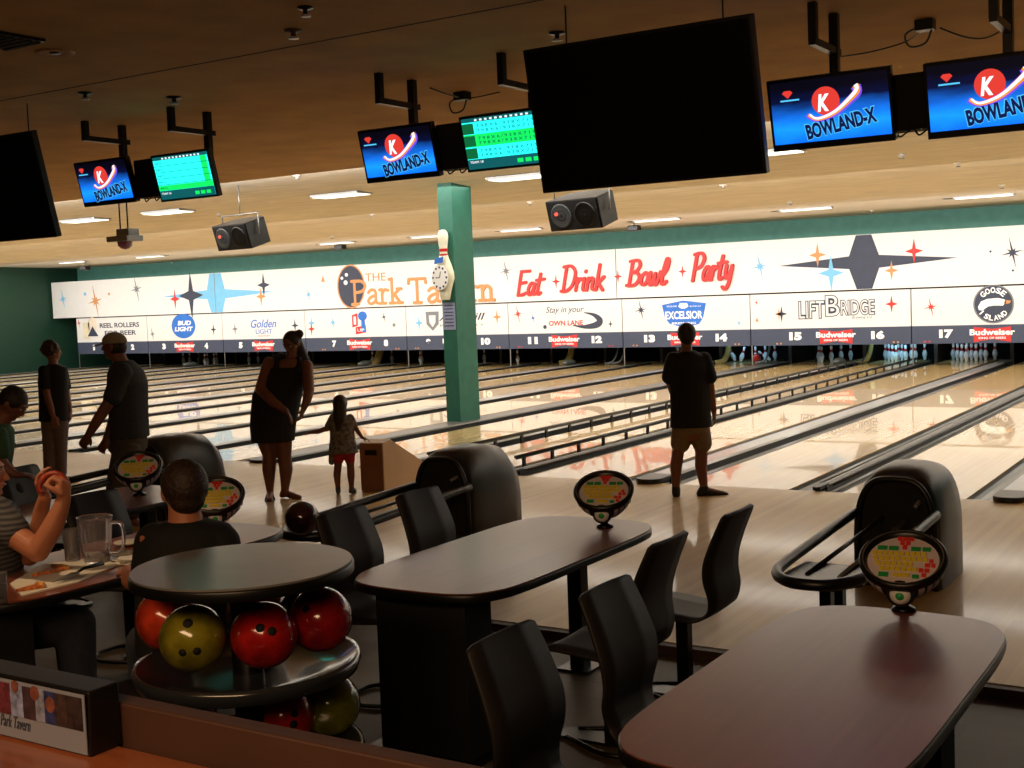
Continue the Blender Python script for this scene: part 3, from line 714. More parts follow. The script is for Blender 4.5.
t = thing('notice', 'bluish notice sheet taped below the pin clock', 'notice', (23.575, 4.212, 1.6))
m = MB(); m.box(-.11, .11, -.003, .002, -.2, .2); m.build('sheet', mat('pale_blue_paper', (150, 160, 196), 0.7, var=.12, scale=30), t)
m = MB()
for i in range(7): m.box(-.08, .08, -.006, -.003, .15-i*.05, .165-i*.05)
m.build('printed_lines', M_ink, t)

# ------------------------------------------------------------------ ball returns
def ball_return(k, label):
    xc = pair_x(k); t = thing('ball_return', label, 'ball return', (xc-(.11 if k == 8 else .05), -2.88, 0), 0, 'ball returns on the approach')
    def arch(w, h, y, zb=0.0, n=22, lean=0.0):
        out = []
        for i in range(n+1):
            a = PI*i/n; c, s_ = math.cos(a), math.sin(a)
            out.append((w*math.copysign(abs(c)**0.62, c), y, zb+h*(0.35+0.65*abs(s_)**0.75) if 0 < i < n else zb+0.0))
        return [(w, y, zb)]+out[1:-1]+[(-w, y, zb)]
    rings = [arch(.24, .67, -.42), arch(.258, .715, -.36), arch(.265, .735, -.22), arch(.265, .735, .0), arch(.255, .70, .2), arch(.22, .58, .34), arch(.16, .4, .42)]
    m = MB(); m.loft([[Vector(p) for p in r_] for r_ in rings], True, True); m.build('hood', M_hood, t)
    m = MB(); inner = [Vector((p[0]*.86, -.425, .1+(p[2])*.82)) for p in arch(.24, .67, 0)]; inner2 = [Vector((p.x*.9, -.16, p.z)) for p in inner]
    m.add(inner, [tuple(range(len(inner)))]); m.build('ball_opening', M_blackm, t)
    m = MB(); rim = [Vector((p[0]*.97, -.43, p[2]*.985+.005)) for p in arch(.243, .675, 0)]; m.tube(rim, .02, 8); m.build('opening_rim', M_black, t)
    # oval rail frame of the tray
    y0, y1, w = -.40, -2.0, .235
    pts = [(-w, y0, .46), (-w, y0-.5, .44), (-w, y1+.3, .40), (-w*.86, y1+.08, .39), (-w*.45, y1-.04, .385), (0, y1-.07, .385), (w*.45, y1-.04, .385), (w*.86, y1+.08, .39), (w, y1+.3, .40), (w, y0-.5, .44), (w, y0, .46)]
    m = MB(); m.tube(catmull(pts, 4), .03, 10); m.build('tray_rail', M_black, t)
    for s in (-1, 1):
        m = MB(); m.tube([(s*.075, y0-.02, .43), (s*.085, y1+.2, .37)], .013, 8); m.build('inner_rail', M_silver if s > 0 else M_steel, t)
    m = MB(); m.prism([(-w+.02, y1+.16), (-w*.5, y1+.0), (w*.5, y1+.0), (w-.02, y1+.16), (w-.04, y1+.5), (-w+.04, y1+.5)], .34, .37); m.build('tray_plate', M_steel, t, bevel=.006)
    for q in (y1+.25, y1+.45):
        m = MB(); m.box(-.03, .03, q-.03, q+.03, .0, .35); m.build('leg', M_steel, t)
    m = MB(); m.tube([(.14, -.5, .52), (.14, -.1, .6)], .014, 8); m.build('guide_rod', M_silver, t)
    m = MB(); m.box(-.2, .2, -.3, .3, .0, .05); m.build('base', M_blackm, t)
    return t
ball_return(8, 'black hooded ball return behind the middle table')
ball_return(9, 'black hooded ball return nearest the right table')
ball_return(7, 'black hooded ball return behind the seated diner at left')
def bball(p, r, col, label, holes=None, group=None, name='bowling_ball', mrb=0.3):
    t = thing(name, label, 'bowling ball', p, 0, group)
    mm = mat('ball_%d_%d_%d' % col, col, 0.16, var=.35, scale=9, coat=.6, coat_rough=.05)
    MB().ball((0, 0, 0), r, n=32, m=20).build('shell', mm, t)
    if holes:
        for (d, rr) in holes:
            d = Vector(d).normalized(); q = d.to_track_quat('Z', 'Y').to_matrix().to_4x4()
            m = MB(); m.lathe([(0, .0015), (rr, .001), (rr*1.12, -.003)], 14, M=q @ Matrix.Translation((0, 0, r))); m.build('finger_hole', M_blackm, t)
    return t
BR = 0.108
def tocam(p, u=0, v=0):
    """direction from p to the camera nudged right (u) and up (v)"""
    d = (Vector(CAM)-Vector(p)).normalized(); return d+Vector(RT)*u+Vector(UP)*v
p = onz(302, 518, .52)
bball(p, BR, (44, 12, 26), 'dark maroon ball waiting at the front of the middle ball return', group=None)

# bumper ramp the girl touches
t = thing('ball_ramp', 'beige wooden box ramp beside the little girl', 'ramp', (26.36, -1.36, 0), R(10))
m = MB(); m.prism([(0, 0), (1.0, 0), (1.0, .12), (.16, .50), (0, .48)], -.02, .24, 'X'); 
m.v = [(x, y, z) for x, y, z in m.v]
m.build('ramp_body', mat('beige_ramp_laminate', (196, 158, 112), .5, var=.03), t, bevel=.006)
m = MB(); m.box(-.035, -.02+.26+.01, -.012, 0, 0, .49); 
m = MB(); m.box(-.015, .235, -.012, -.001, 0.01, .475); m.build('end_panel', mat('brown_ramp_end', (140, 96, 62), .5), t)
m = MB(); m.box(.045, .175, -.018, -.0125, .36, .41); m.build('handle_slot', M_blackm, t)

# ------------------------------------------------------------------ tables and consoles
def table(x, y, w, l, label, mtop, leg_far=.08, leg_near=.46, z=.68):
    t = thing('dining_table', label, 'table', (x, y, ZF)); h = z-ZF
    def outline(w_, l_):
        hw, hl = w_/2, l_/2
        ctl = [(hw*.62, hl*.97), (0, hl), (-hw*.62, hl*.97), (-hw*.9, hl*.84), (-hw, hl*.6), (-hw*1.01, 0), (-hw, -hl*.6), (-hw*.9, -hl*.84), (-hw*.62, -hl*.97), (0, -hl), (hw*.62, -hl*.97), (hw*.9, -hl*.84), (hw, -hl*.6), (hw*1.01, 0), (hw, hl*.6), (hw*.9, hl*.84)]
        return [(p.x, p.y) for p in catmull(ctl, 4, True)]
    m = MB(); m.prism(outline(w-.012, l-.012), h-.012, h); m.build('table_top', mtop, t)
    m = MB(); m.prism(outline(w, l), h-.042, h-.004, smooth=True); m.build('edge_band', M_black, t, bevel=.008)
    for yy, lw in ((l/2-.28, leg_far), (-l/2+.2, leg_near)):
        d = .08 if lw < .2 else .2
        m = MB(); m.box(-lw/2, lw/2, yy-d/2, yy+d/2, .0, h-.042); m.build('pedestal', M_blackm if lw > .2 else M_steel, t, bevel=.004)
        m = MB(); m.box(-lw/2-.05, lw/2+.05, yy-d/2-.05, yy+d/2+.05, .0, .012); m.build('foot_plate', M_steel, t)
    return t
MT = (31.03, -5.97); RTB = (32.96, -7.22); LT = (29.28, -6.85)
table(MT[0], MT[1], .80, 1.73, 'middle brown table with a keypad console at its far end', M_ttop)
table(RTB[0]-.02, RTB[1], .78, 1.74, 'reddish brown table at the lower right with a large keypad console', M_ttop, .40, .40)
table(LT[0], LT[1], .80, 1.86, 'left table with pizza tray and pitcher', M_ttop)
table(27.8, -5.95, .82, 1.8, 'far left table behind the chair backs, grey in the light', M_ttop)
def console(x, y, label, lit=True, rz=0.0):
    t = thing('scoring_keypad', label, 'keypad', (x, y, .68), rz, 'keypad consoles on the tables')
    Mt = Matrix.Translation((0, 0, .18)) @ Matrix.Rotation(R(30), 4, 'X')
    m = MB(); m.lathe([(.028, 0), (.045, 0), (.04, .012), (.018, .02), (.018, .07), (0, .07)], 14); m.build('stand', M_steel, t)
    r = .145
    prof = [(0, -.135), (.05, -.128), (.09, -.105), (.12, -.07), (.14, -.025), (.152, .0), (.155, .014), (.145, .026), (.130, .014), (.124, .004)]
    m = MB(); m.lathe(prof, 32, M=Mt); m.build('bowl', M_black, t)
    m = MB(); m.lathe([(.0, .004), (.133, .004)], 32, M=Mt); f = m.build('keyboard_plate', mat('grey_violet_keyboard', (222, 210, 216), .5, var=.03), t)
    m = MB(); m.lathe([(.137, .0225), (.142, .0235), (.146, .020)], 32, M=Mt); m.build('chrome_ring', M_silver, f)
    def keys(name, mt, cells):
        for cx, cy, w, h in cells:
            cx *= 1.1; cy *= 1.13; w *= 1.1; h *= 1.13
            m = MB(); m.box(cx-w/2, cx+w/2, cy-h/2, cy+h/2, .005, .010, Mt); m.build(name, mt, f)
    yel = mat('yellow_key', (240, 216, 60), .5, var=.03); grn = mat('green_key', (40, 160, 80), .5, var=.03); red = mat('red_key', (240, 60, 44), .5, var=.03)
    c = []
    for r_, (y0, n, x0) in enumerate(((.028, 10, -.092), (.004, 10, -.09), (-.020, 10, -.086), (-.044, 8, -.075))):
        for i in range(n):
            if r_ >= 2 and i >= 7: continue
            c.append((x0+i*.0172+.004*r_, y0, .014, .017))
    c.append((-.0, -.072, .05, .014)); keys('yellow_key', yel, c)
    keys('red_key', red, [(-.018, .098, .016, .015), (.0, .098, .016, .015), (.018, .098, .016, .015), (-.009, .078, .014, .015), (.009, .078, .014, .015), (0, .058, .014, .018), (.078, -.022, .016, .015), (.096, -.022, .012, .015), (.06, -.046, .014, .015), (.078, -.046, .014, .015), (.07, -.068, .014, .015), (.088, -.002, .012, .014)])
    keys('green_key', grn, [(-.07, .052, .03, .016), (-.034, .052, .03, .016), (.036, .052, .03, .016), (.07, .052, .026, .016), (-.055, -.072, .03, .018), (.045, -.076, .02, .014)])
    # eye and ribs on the front of the bowl
    Me = Mt @ Matrix.Translation((0, -.136, -.036)) @ Matrix.Rotation(R(90-20), 4, 'X') @ Matrix.Scale(1.0, 4)
    m = MB(); m.lathe([(0, .018), (.02, .017), (.034, .008), (.04, -.006)], 20, M=Me); e_ = m.build('ball_emblem', M_white, t)
    m = MB(); m.lathe([(0, .023), (.012, .021), (.016, .016)], 14, M=Me); m.build('emblem_centre', grn, e_)
    m = MB(); m.lathe([(.036, .004), (.046, .004), (.05, -.01)], 20, M=Me); m.build('emblem_ring', M_blackm, e_)
    for s in (-1, 1):
        for i in range(4):
            a = -PI/2+s*(R(30)+R(13)*i); wd = R(4.5)
            pr = [(.146, -.008), (.141, -.03), (.128, -.055), (.11, -.078-.0*i)]
            vs = []
            for rr, zz in pr:
                for d in (-wd, wd): vs.append(((rr+.003)*math.cos(a+d), (rr+.003)*math.sin(a+d), zz))
            m = MB(); m.add(vs, [(0, 1, 3, 2), (2, 3, 5, 4), (4, 5, 7, 6)], True, Mt); m.build('rib', mat('pale_lilac_rib', (200, 190, 200), .4, var=.02), t)
    return t
console(31.17, -5.33, 'keypad console standing on the far end of the middle table', rz=R(20))
console(32.93, -6.36, 'keypad console standing on the reddish table at lower right', rz=R(8))
console(29.26, -6.13, 'keypad console half hidden behind the seated diner in black', rz=R(40))
console(27.84, -5.42, 'keypad console in shade in front of the man in the cap', rz=R(40))

# ------------------------------------------------------------------ chairs
def make_chair():
    t = thing('cafe_chair', '', 'chair', (0, 0, 0), 0, 'dark laminated shell chairs around the tables')
    prof = catmull([(.24, .405), (.21, .432), (.1, .43), (-.05, .415), (-.14, .415), (-.195, .45), (-.21, .52), (-.195, .60), (-.20, .68), (-.235, .78), (-.275, .87), (-.29, .905)], 4)
    hw = []
    n = len(prof)
    for i, p in enumerate(prof):
        u = i/(n-1)
        if u < .1: w = .17+.3*u
        elif u < .35: w = .20
        elif u < .48: w = .20-.03*math.sin((u-.35)/.13*PI/2)
        elif u < .75: w = .17+.035*math.sin((u-.48)/.27*PI/2)
        elif u < .96: w = .205-.02*(u-.75)/.21
        else: w = .185-.8*(u-.96)
        hw.append(w)
    m = MB(); rings = []
    for i, p in enumerate(prof):
        tt = (prof[min(i+1, n-1)]-prof[max(i-1, 0)]).normalized(); nn = Vector((-tt.y, tt.x))*-.007
        w = hw[i]; r_ = []
        for yy in (-w, -w*.5, 0, w*.5, w): 
            cv = .012*(1-(yy/w)**2) if i > n*.5 else .006*(1-(yy/w)**2)
            r_.append(Vector((p.x+nn.x-(cv if i > n*.5 else 0), yy, p.y+nn.y-(cv if i <= n*.5 else 0))))
        for yy in (w, w*.5, 0, -w*.5, -w):
            cv = .012*(1-(yy/w)**2) if i > n*.5 else .006*(1-(yy/w)**2)
            r_.append(Vector((p.x-nn.x-(cv if i > n*.5 else 0), yy, p.y-nn.y-(cv if i <= n*.5 else 0))))
        rings.append(r_)
    m.loft(rings); o = m.build('seat_shell', M_shell, t)
    m = MB(); m.box(-.03, .03, -.03, .03, .0, .41); m.build('post', M_steel, t, bevel=.004)
    m = MB(); m.box(-.12, .14, -.09, .09, .395, .408); m.build('seat_bracket', M_steel, t)
    m = MB(); m.prism(rrect(-.05, .26, -.06, .06, .05), .0, .014); m.build('foot_plate', M_steel, t)
    m = MB(); m.tube(catmull([(.2, -.05, .012), (-.05, -.17, .012), (-.2, -.1, .012), (-.22, 0, .012), (-.2, .1, .012), (-.05, .17, .012), (.2, .05, .012)], 4), .011, 8); m.build('floor_hoop', M_steel, t)
    return t
chair0 = make_chair(); first = [True]
def chair(x, y, face, label, rz=0):
    o = chair0 if first[0] else copy_tree(chair0); first[0] = False
    o.location = (x, y, ZF); o.rotation_euler = (0, 0, (0 if face > 0 else PI)+R(rz)); o['label'] = label
    return o
dx = .26
chair(30.2+dx, -6.2, 1, 'dark chair at left of the middle table, nearer of the two')
chair(30.2+dx, -5.57, 1, 'dark chair at left of the middle table, farther of the two')
chair(31.93-dx, -6.25, -1, 'dark chair tucked at right of the middle table, nearer of the two')
chair(31.95-dx, -5.55, -1, 'dark chair at right of the middle table, farther and seen in profile')
chair(32.12+dx, -7.74, 1, 'nearest dark chair, its tall back rising at the bottom centre')
chair(32.12+dx, -7.07, 1, 'dark chair at left of the reddish table with lit right edge')
chair(33.75, -6.9, -1, 'dark chair at right of the reddish table by the frame corner')
chair(28.42+.26, -6.25, 1, 'black chair back behind the pitcher')
chair(28.40+.26, -7.25, 1, 'chair holding the person in the striped shirt')
chair(30.55-.2, -7.45, -1, 'chair holding the diner in the black shirt')
chair(27.0+.2, -5.6, 1, 'chair at the far left by the leaning boy', 10)
chair(27.0+.2, -6.3, 1, 'chair at the far left in front of the leaning boy', 0)

# ------------------------------------------------------------------ round-topped ball rack
RX, RY = 31.245, -7.95
t = thing('ball_rack', 'round topped two tier ball rack at the lower left', 'ball rack', (RX, RY, ZF))
circ = lambda r: [(.98*r*math.cos(2*PI*i/64), .98*r*math.sin(2*PI*i/64)) for i in range(64)]
m = MB(); m.prism(circ(.358), 1.06, 1.086); m.build('round_top', M_gtop, t)
m = MB(); m.prism(circ(.364), 1.045, 1.08, smooth=True); m.build('top_edge_band', M_black, t, bevel=.006)
m = MB(); m.lathe([(.05, 0), (.05, 1.055)], 16); m.build('centre_post', M_steel, t)
m = MB(); m.lathe([(0, .03), (.28, .03), (.30, .015), (.30, 0), (0, 0)], 32); m.build('base', M_steel, t)
for zt in (.745, .445, .14):
    m = MB(); m.lathe([(.05, zt-.01), (.2, zt-.01), (.30, zt+.0), (.345, zt+.03), (.36, zt+.035), (.365, zt+.015), (.355, zt-.015), (.30, zt-.035), (.05, zt-.035)], 48)
    m.build('ball_tray', mat('dark_grey_glossy_tray', (40, 42, 46), .2, var=.05, coat=.5), t)
def rack_ball(u, v, zc, col, label, holes=None, rr=None):
    p = onz(u, v, zc)
    d = Vector((p.x-RX, p.y-RY)); 
    p2 = Vector((RX+d.x, RY+d.y, zc))
    h = None
    if holes: h = [(tocam(p, a, b), c) for a, b, c in holes]
    return bball(p2, BR*.99, col, label, h, 'balls on the round rack')
zu = ZF+.745+.03+BR*.93; zl = ZF+.445+.03+BR*.93
rack_ball(193, 638, zu-.005, (116, 108, 26), 'olive yellow ball with three holes on the upper rack tier', [(-.18, .52, .015), (-.30, -.42, .012), (.12, -.40, .012)])
rack_ball(264, 635, zu-.01, (150, 22, 20), 'red ball with two finger holes on the upper rack tier', [(-.12, .22, .0135), (.27, .12, .0135)])
rack_ball(320, 619, zu, (140, 20, 22), 'red ball in shade at the right of the upper rack tier', [(-.5, .35, .012)])
rack_ball(168, 619, zu+.0, (170, 52, 28), 'orange red ball behind the olive ball on the upper tier')
for a, c, l in ((70, (70, 16, 14), 'dark red ball at the back of the upper rack tier'), (125, (150, 60, 30), 'brownish orange ball at the back left of the upper tier')):
    bball((RX+.235*math.cos(R(a)), RY+.235*math.sin(R(a)), zu), BR*.98, c, l, None, 'balls on the round rack')
rack_ball(283, 716, zl-.02, (160, 28, 22), 'red ball with two finger holes on the lower rack tier', [(.42, .1, .013), (.36, -.28, .013)])
rack_ball(329, 704, zl-.02, (112, 112, 22), 'olive yellow ball at the right of the lower rack tier')
rack_ball(186, 716, zl-.03, (90, 24, 44), 'dark purple red ball low at the left of the rack')

# ------------------------------------------------------------------ counter in the foreground
t = thing('bar_counter', 'orange brown wooden bar counter along the bottom edge', 'counter', (0, 0, 0))
m = MB(); m.box(27.0, 36.0, -10.25, -9.385, 1.06, 1.10); m.build('counter_top', M_counter, t, bevel=.008)
m = MB(); m.box(27.0, 36.0, -9.38, -9.34, ZF, ony(107, 700, -9.38).z); m.build('back_rail', M_rail, t, bevel=.004)
m = MB(); m.box(27.0, 36.0, -9.95, -9.85, ZF, 1.06); m.build('front_panel', M_rail, t)
p0 = onz(-40, 726, 1.10); 
xl = 31.93; xr = 32.36
t = thing('card_holder', 'black tabletop holder with a strip of tavern photos on the bar', 'card holder', (0, 0, 0))
pr = onz(86, 748, 1.10); pl = onz(-30, 722, 1.10)
yb = -9.418
pr = ony(107, 752, yb); prt = ony(107, 688, yb)
x1 = pr.x; ztop = prt.z
x0 = x1-.40
m = MB(); m.prism([(yb-.035, 1.10), (yb+.035, 1.10), (yb+.035, ztop), (yb-.03, ztop)], x0, x1, 'X'); m.build('holder_block', M_black, t, bevel=.004)
yf = yb-.0365
mp_ = plane_M(yf); a_ = ony(88, 749, yf).x; ph_top = ony(60, 690, yf).z; zb_ = 1.105
m = MB(); m.box(x0+.005, a_, yf-.002, yf, zb_, ph_top); m.build('printed_card', mat('pale_card', (120, 124, 140), .5, var=.02), t)
W_ = a_-x0
cols = [((40, 62, 120), -.36, -.27), ((160, 190, 206), -.27, -.235), ((168, 60, 60), -.235, -.2), ((214, 206, 206), -.2, -.165), ((92, 60, 56), -.165, -.13), ((206, 190, 176), -.13, -.105), ((60, 72, 110), -.105, -.075), ((96, 62, 48), -.075, -.045), ((74, 50, 42), -.045, -.006)]
zc0 = zb_+.042
for c, a, b in cols:
    m = MB(); m.box(a_+a, a_+b, yf-.004, yf-.002, zc0, ph_top-.006); m.build('photo_strip', mat('print_%d_%d_%d' % c, (c[0]*.55, c[1]*.62, c[2]*.8), .5, var=.3, scale=60), t)
for cx, cz, r_ in ((-.185, .055, .010), (-.13, .05, .012), (-.088, .035, .013), (-.25, .02, .010)):
    m = MB(); disc(m, a_+cx, zc0+cz, r_, r_*1.1, plane_M(yf-.004), .001, 14); m.build('printed_face', mat('print_skin', (110, 62, 50), .5, var=.2, scale=60), t)
text('lettering', 'Park Tavern', M_ink, plane_M(yf-.002, ony(3, 735, yf).x, zb_+.018), .085, .022, t, shear=.4, depth_=.0015)

# ------------------------------------------------------------------ food and drink on the left table
ZT = .68
t = thing('pitcher', 'clear ribbed beer pitcher with a handle on the left table', 'pitcher', tuple(onz(97, 563, ZT)))
pts = [(.0, .004), (.055, .004), (.06, .012), (.068, .1), (.076, .19), (.080, .215), (.084, .22), (.080, .225), (.074, .22), (.068, .19), (.062, .1), (.054, .016), (0, .014)]
n = 40; m = MB(); vs = []
for r, z in pts:
    for i in range(n):
        q = r*(1+(.06 if (i % 4 < 2 and .02 < z < .2) else 0)); vs.append((q*math.cos(2*PI*i/n), q*math.sin(2*PI*i/n), z))
m.add(vs, [(j*n+i, j*n+(i+1) % n, (j+1)*n+(i+1) % n, (j+1)*n+i) for j in range(len(pts)-1) for i in range(n)], True); m.build('jug', M_glass, t)
m = MB(); d = Vector((RT[0], RT[1], 0)).normalized()
m.tube(catmull([d*.074+Vector((0, 0, .19)), d*.125+Vector((0, 0, .185)), d*.135+Vector((0, 0, .12)), d*.12+Vector((0, 0, .06)), d*.064+Vector((0, 0, .05))], 5), .009, 8); m.build('handle', M_glass, t)
def cup(p, label, r=.036, h=.13):
    t = tag(MB().lathe([(0, .003), (r*.8, .003), (r, h), (r*.95, h), (r*.76, .008), (0, .007)], 20).build('plastic_cup', M_glass, None, p), label, 'cup', 'plastic cups'); return t
cup(tuple(onz(73, 562, ZT)), 'clear plastic cup standing left of the pitcher', .042, .16)
cup(tuple(onz(0, 604, ZT)), 'clear plastic cup at the left frame edge')
m = MB(); q = [onz(*a, ZT) for a in ((10, 585), (42, 566), (100, 558), (117, 566), (78, 583), (22, 597))]
m.prism([(p.x, p.y) for p in q][::-1], ZT+.001, ZT+.008); tag(m.build('pizza_tray', M_tray), 'white paper lined pizza tray on the left table', 'tray')
piz = mat('baked_pizza', (200, 112, 48), .5, var=.4, scale=70, bump=.6)
def slice_(u0, v0, u1, v1, label, w=.05):
    a = onz(u0, v0, ZT+.01); b = onz(u1, v1, ZT+.01); d = (b-a); nn = Vector((-d.y, d.x, 0)).normalized()*w
    t = thing('pizza_slice', label, 'pizza slice', tuple(a), 0, 'pizza left on the tray')
    z = Vector((0, 0, .012)); m = MB(); P0 = Vector((0, 0, 0)); A = d+nn; B = d-nn
    m.add([P0, A, B, P0+z, A+z, B+z], [(0, 2, 1), (3, 4, 5), (0, 1, 4, 3), (1, 2, 5, 4), (2, 0, 3, 5)]); m.build('topping', piz, t)
    m = MB(); m.tube([A+z*.8, d+z*.8+d.normalized()*.012, B+z*.8], .012, 8); m.build('crust', mat('pizza_crust', (206, 150, 84), .7, var=.3, scale=40), t)
slice_(32, 577, 60, 569, 'pizza slice farther back on the tray'); slice_(16, 592, 40, 587, 'small pizza piece near the front of the tray', .03)
a = onz(52, 583, ZT+.015); b = onz(103, 563, ZT+.05); dv = (b-a)
t = thing('pizza_server', 'grey metal pizza server lying across the tray', 'server', tuple(a))
m = MB(); nn = Vector((-dv.y, dv.x, 0)).normalized()*.03
m.add([Vector((0, 0, 0)), dv*.45+nn, dv*.5, dv*.45-nn, Vector((0, 0, .004)), dv*.45+nn+Vector((0, 0, .004)), dv*.5+Vector((0, 0, .004)), dv*.45-nn+Vector((0, 0, .004))], [(0, 3, 2, 1), (4, 5, 6, 7), (0, 1, 5, 4), (1, 2, 6, 5), (2, 3, 7, 6), (3, 0, 4, 7)]); m.build('blade', M_silver, t)
m = MB(); m.tube([dv*.45, dv*.6+Vector((0, 0, .01)), dv], [.005, .007, .011], 8); m.build('handle', M_steel, t)
for i, (u, v, r_) in enumerate(((128, 545, .07), (122, 556, .06))):
    t = tag(MB().lathe([(0, .002), (r_*.6, .003), (r_, .014), (r_*1.02, .016), (r_, .019), (r_*.6, .007), (0, .006)], 28).build('paper_plate', M_tray, None, tuple(onz(u, v, ZT+.004*i+.002))), ('white plate beside the pitcher, farther one', 'white plate beside the pitcher, nearer one')[i], 'plate', 'plates by the pitcher')
m = MB(); p = onz(130, 562, ZT); random.seed(3)
for i in range(6):
    Mx = Matrix.Translation(p+Vector((random.uniform(-.03, .03), random.uniform(-.03, .03), .004+.004*i))) @ Matrix.Rotation(random.uniform(0, 3), 4, 'Z') @ Matrix.Rotation(random.uniform(-.25, .25), 4, 'X')
    m.box(-.05, .05, -.04, .04, 0, .003, Mx)
tag(m.build('crumpled_napkins', M_tray), 'crumpled paper napkins on the corner of the left table', 'napkin', kind='stuff')

# ------------------------------------------------------------------ ceiling equipment
def screen_rows(m_, w, h):
    pass
def grad_emit(name, stops, strength, axis='Z', lo=0.0, hi=1.0):
    m = bpy.data.materials.new(name); m.use_nodes = True; nt = m.node_tree; b = nt.nodes['Principled BSDF']; N = nt.nodes.new; L = nt.links.new
    tc = N('ShaderNodeTexCoord'); sp = N('ShaderNodeSeparateXYZ'); L(tc.outputs['Generated'], sp.inputs[0])
    nz = N('ShaderNodeTexNoise'); nz.inputs['Scale'].default_value = 3; L(tc.outputs['Generated'], nz.inputs['Vector'])
    ad = N('ShaderNodeMath'); ad.operation = 'MULTIPLY_ADD'; ad.inputs[1].default_value = .25; L(nz.outputs['Fac'], ad.inputs[0]); L(sp.outputs[axis], ad.inputs[2])
    rp = N('ShaderNodeValToRGB'); L(ad.outputs[0], rp.inputs['Fac'])
    els = rp.color_ramp.elements
    els[0].position = stops[0][0]; els[0].color = lin(stops[0][1]); els[1].position = stops[-1][0]; els[1].color = lin(stops[-1][1])
    for p_, c in stops[1:-1]: e = els.new(p_); e.color = lin(c)
    L(rp.outputs['Color'], b.inputs['Emission Color']); b.inputs['Emission Strength'].default_value = strength; b.inputs['Base Color'].default_value = (.01, .01, .01, 1); b.inputs['Roughness'].default_value = .3
    return m
E_ad = grad_emit('ad_screen_glow', [(.12, (10, 100, 235)), (.35, (20, 140, 255)), (.58, (16, 90, 190)), (.8, (6, 12, 46)), (1.0, (4, 4, 14))], 1.35)
E_white = emit('screen_white', (245, 250, 255), 1.1); E_red = emit('screen_red', (225, 60, 50), 1.0); E_dk = emit('screen_navy', (8, 24, 80), .9)
E_or = emit('screen_orange', (250, 150, 40), 1.0); E_pu = emit('screen_purple', (120, 80, 240), 1.0); E_cy = emit('screen_cyan', (40, 236, 228), 1.5); E_gr = emit('screen_green', (16, 215, 90), 1.3)
E_dg = emit('screen_dark_green', (10, 110, 60), .9); E_tl = emit('screen_teal', (14, 96, 100), .9); E_lb = emit('screen_light_blue', (90, 200, 250), 1.0)
TY = -2.9
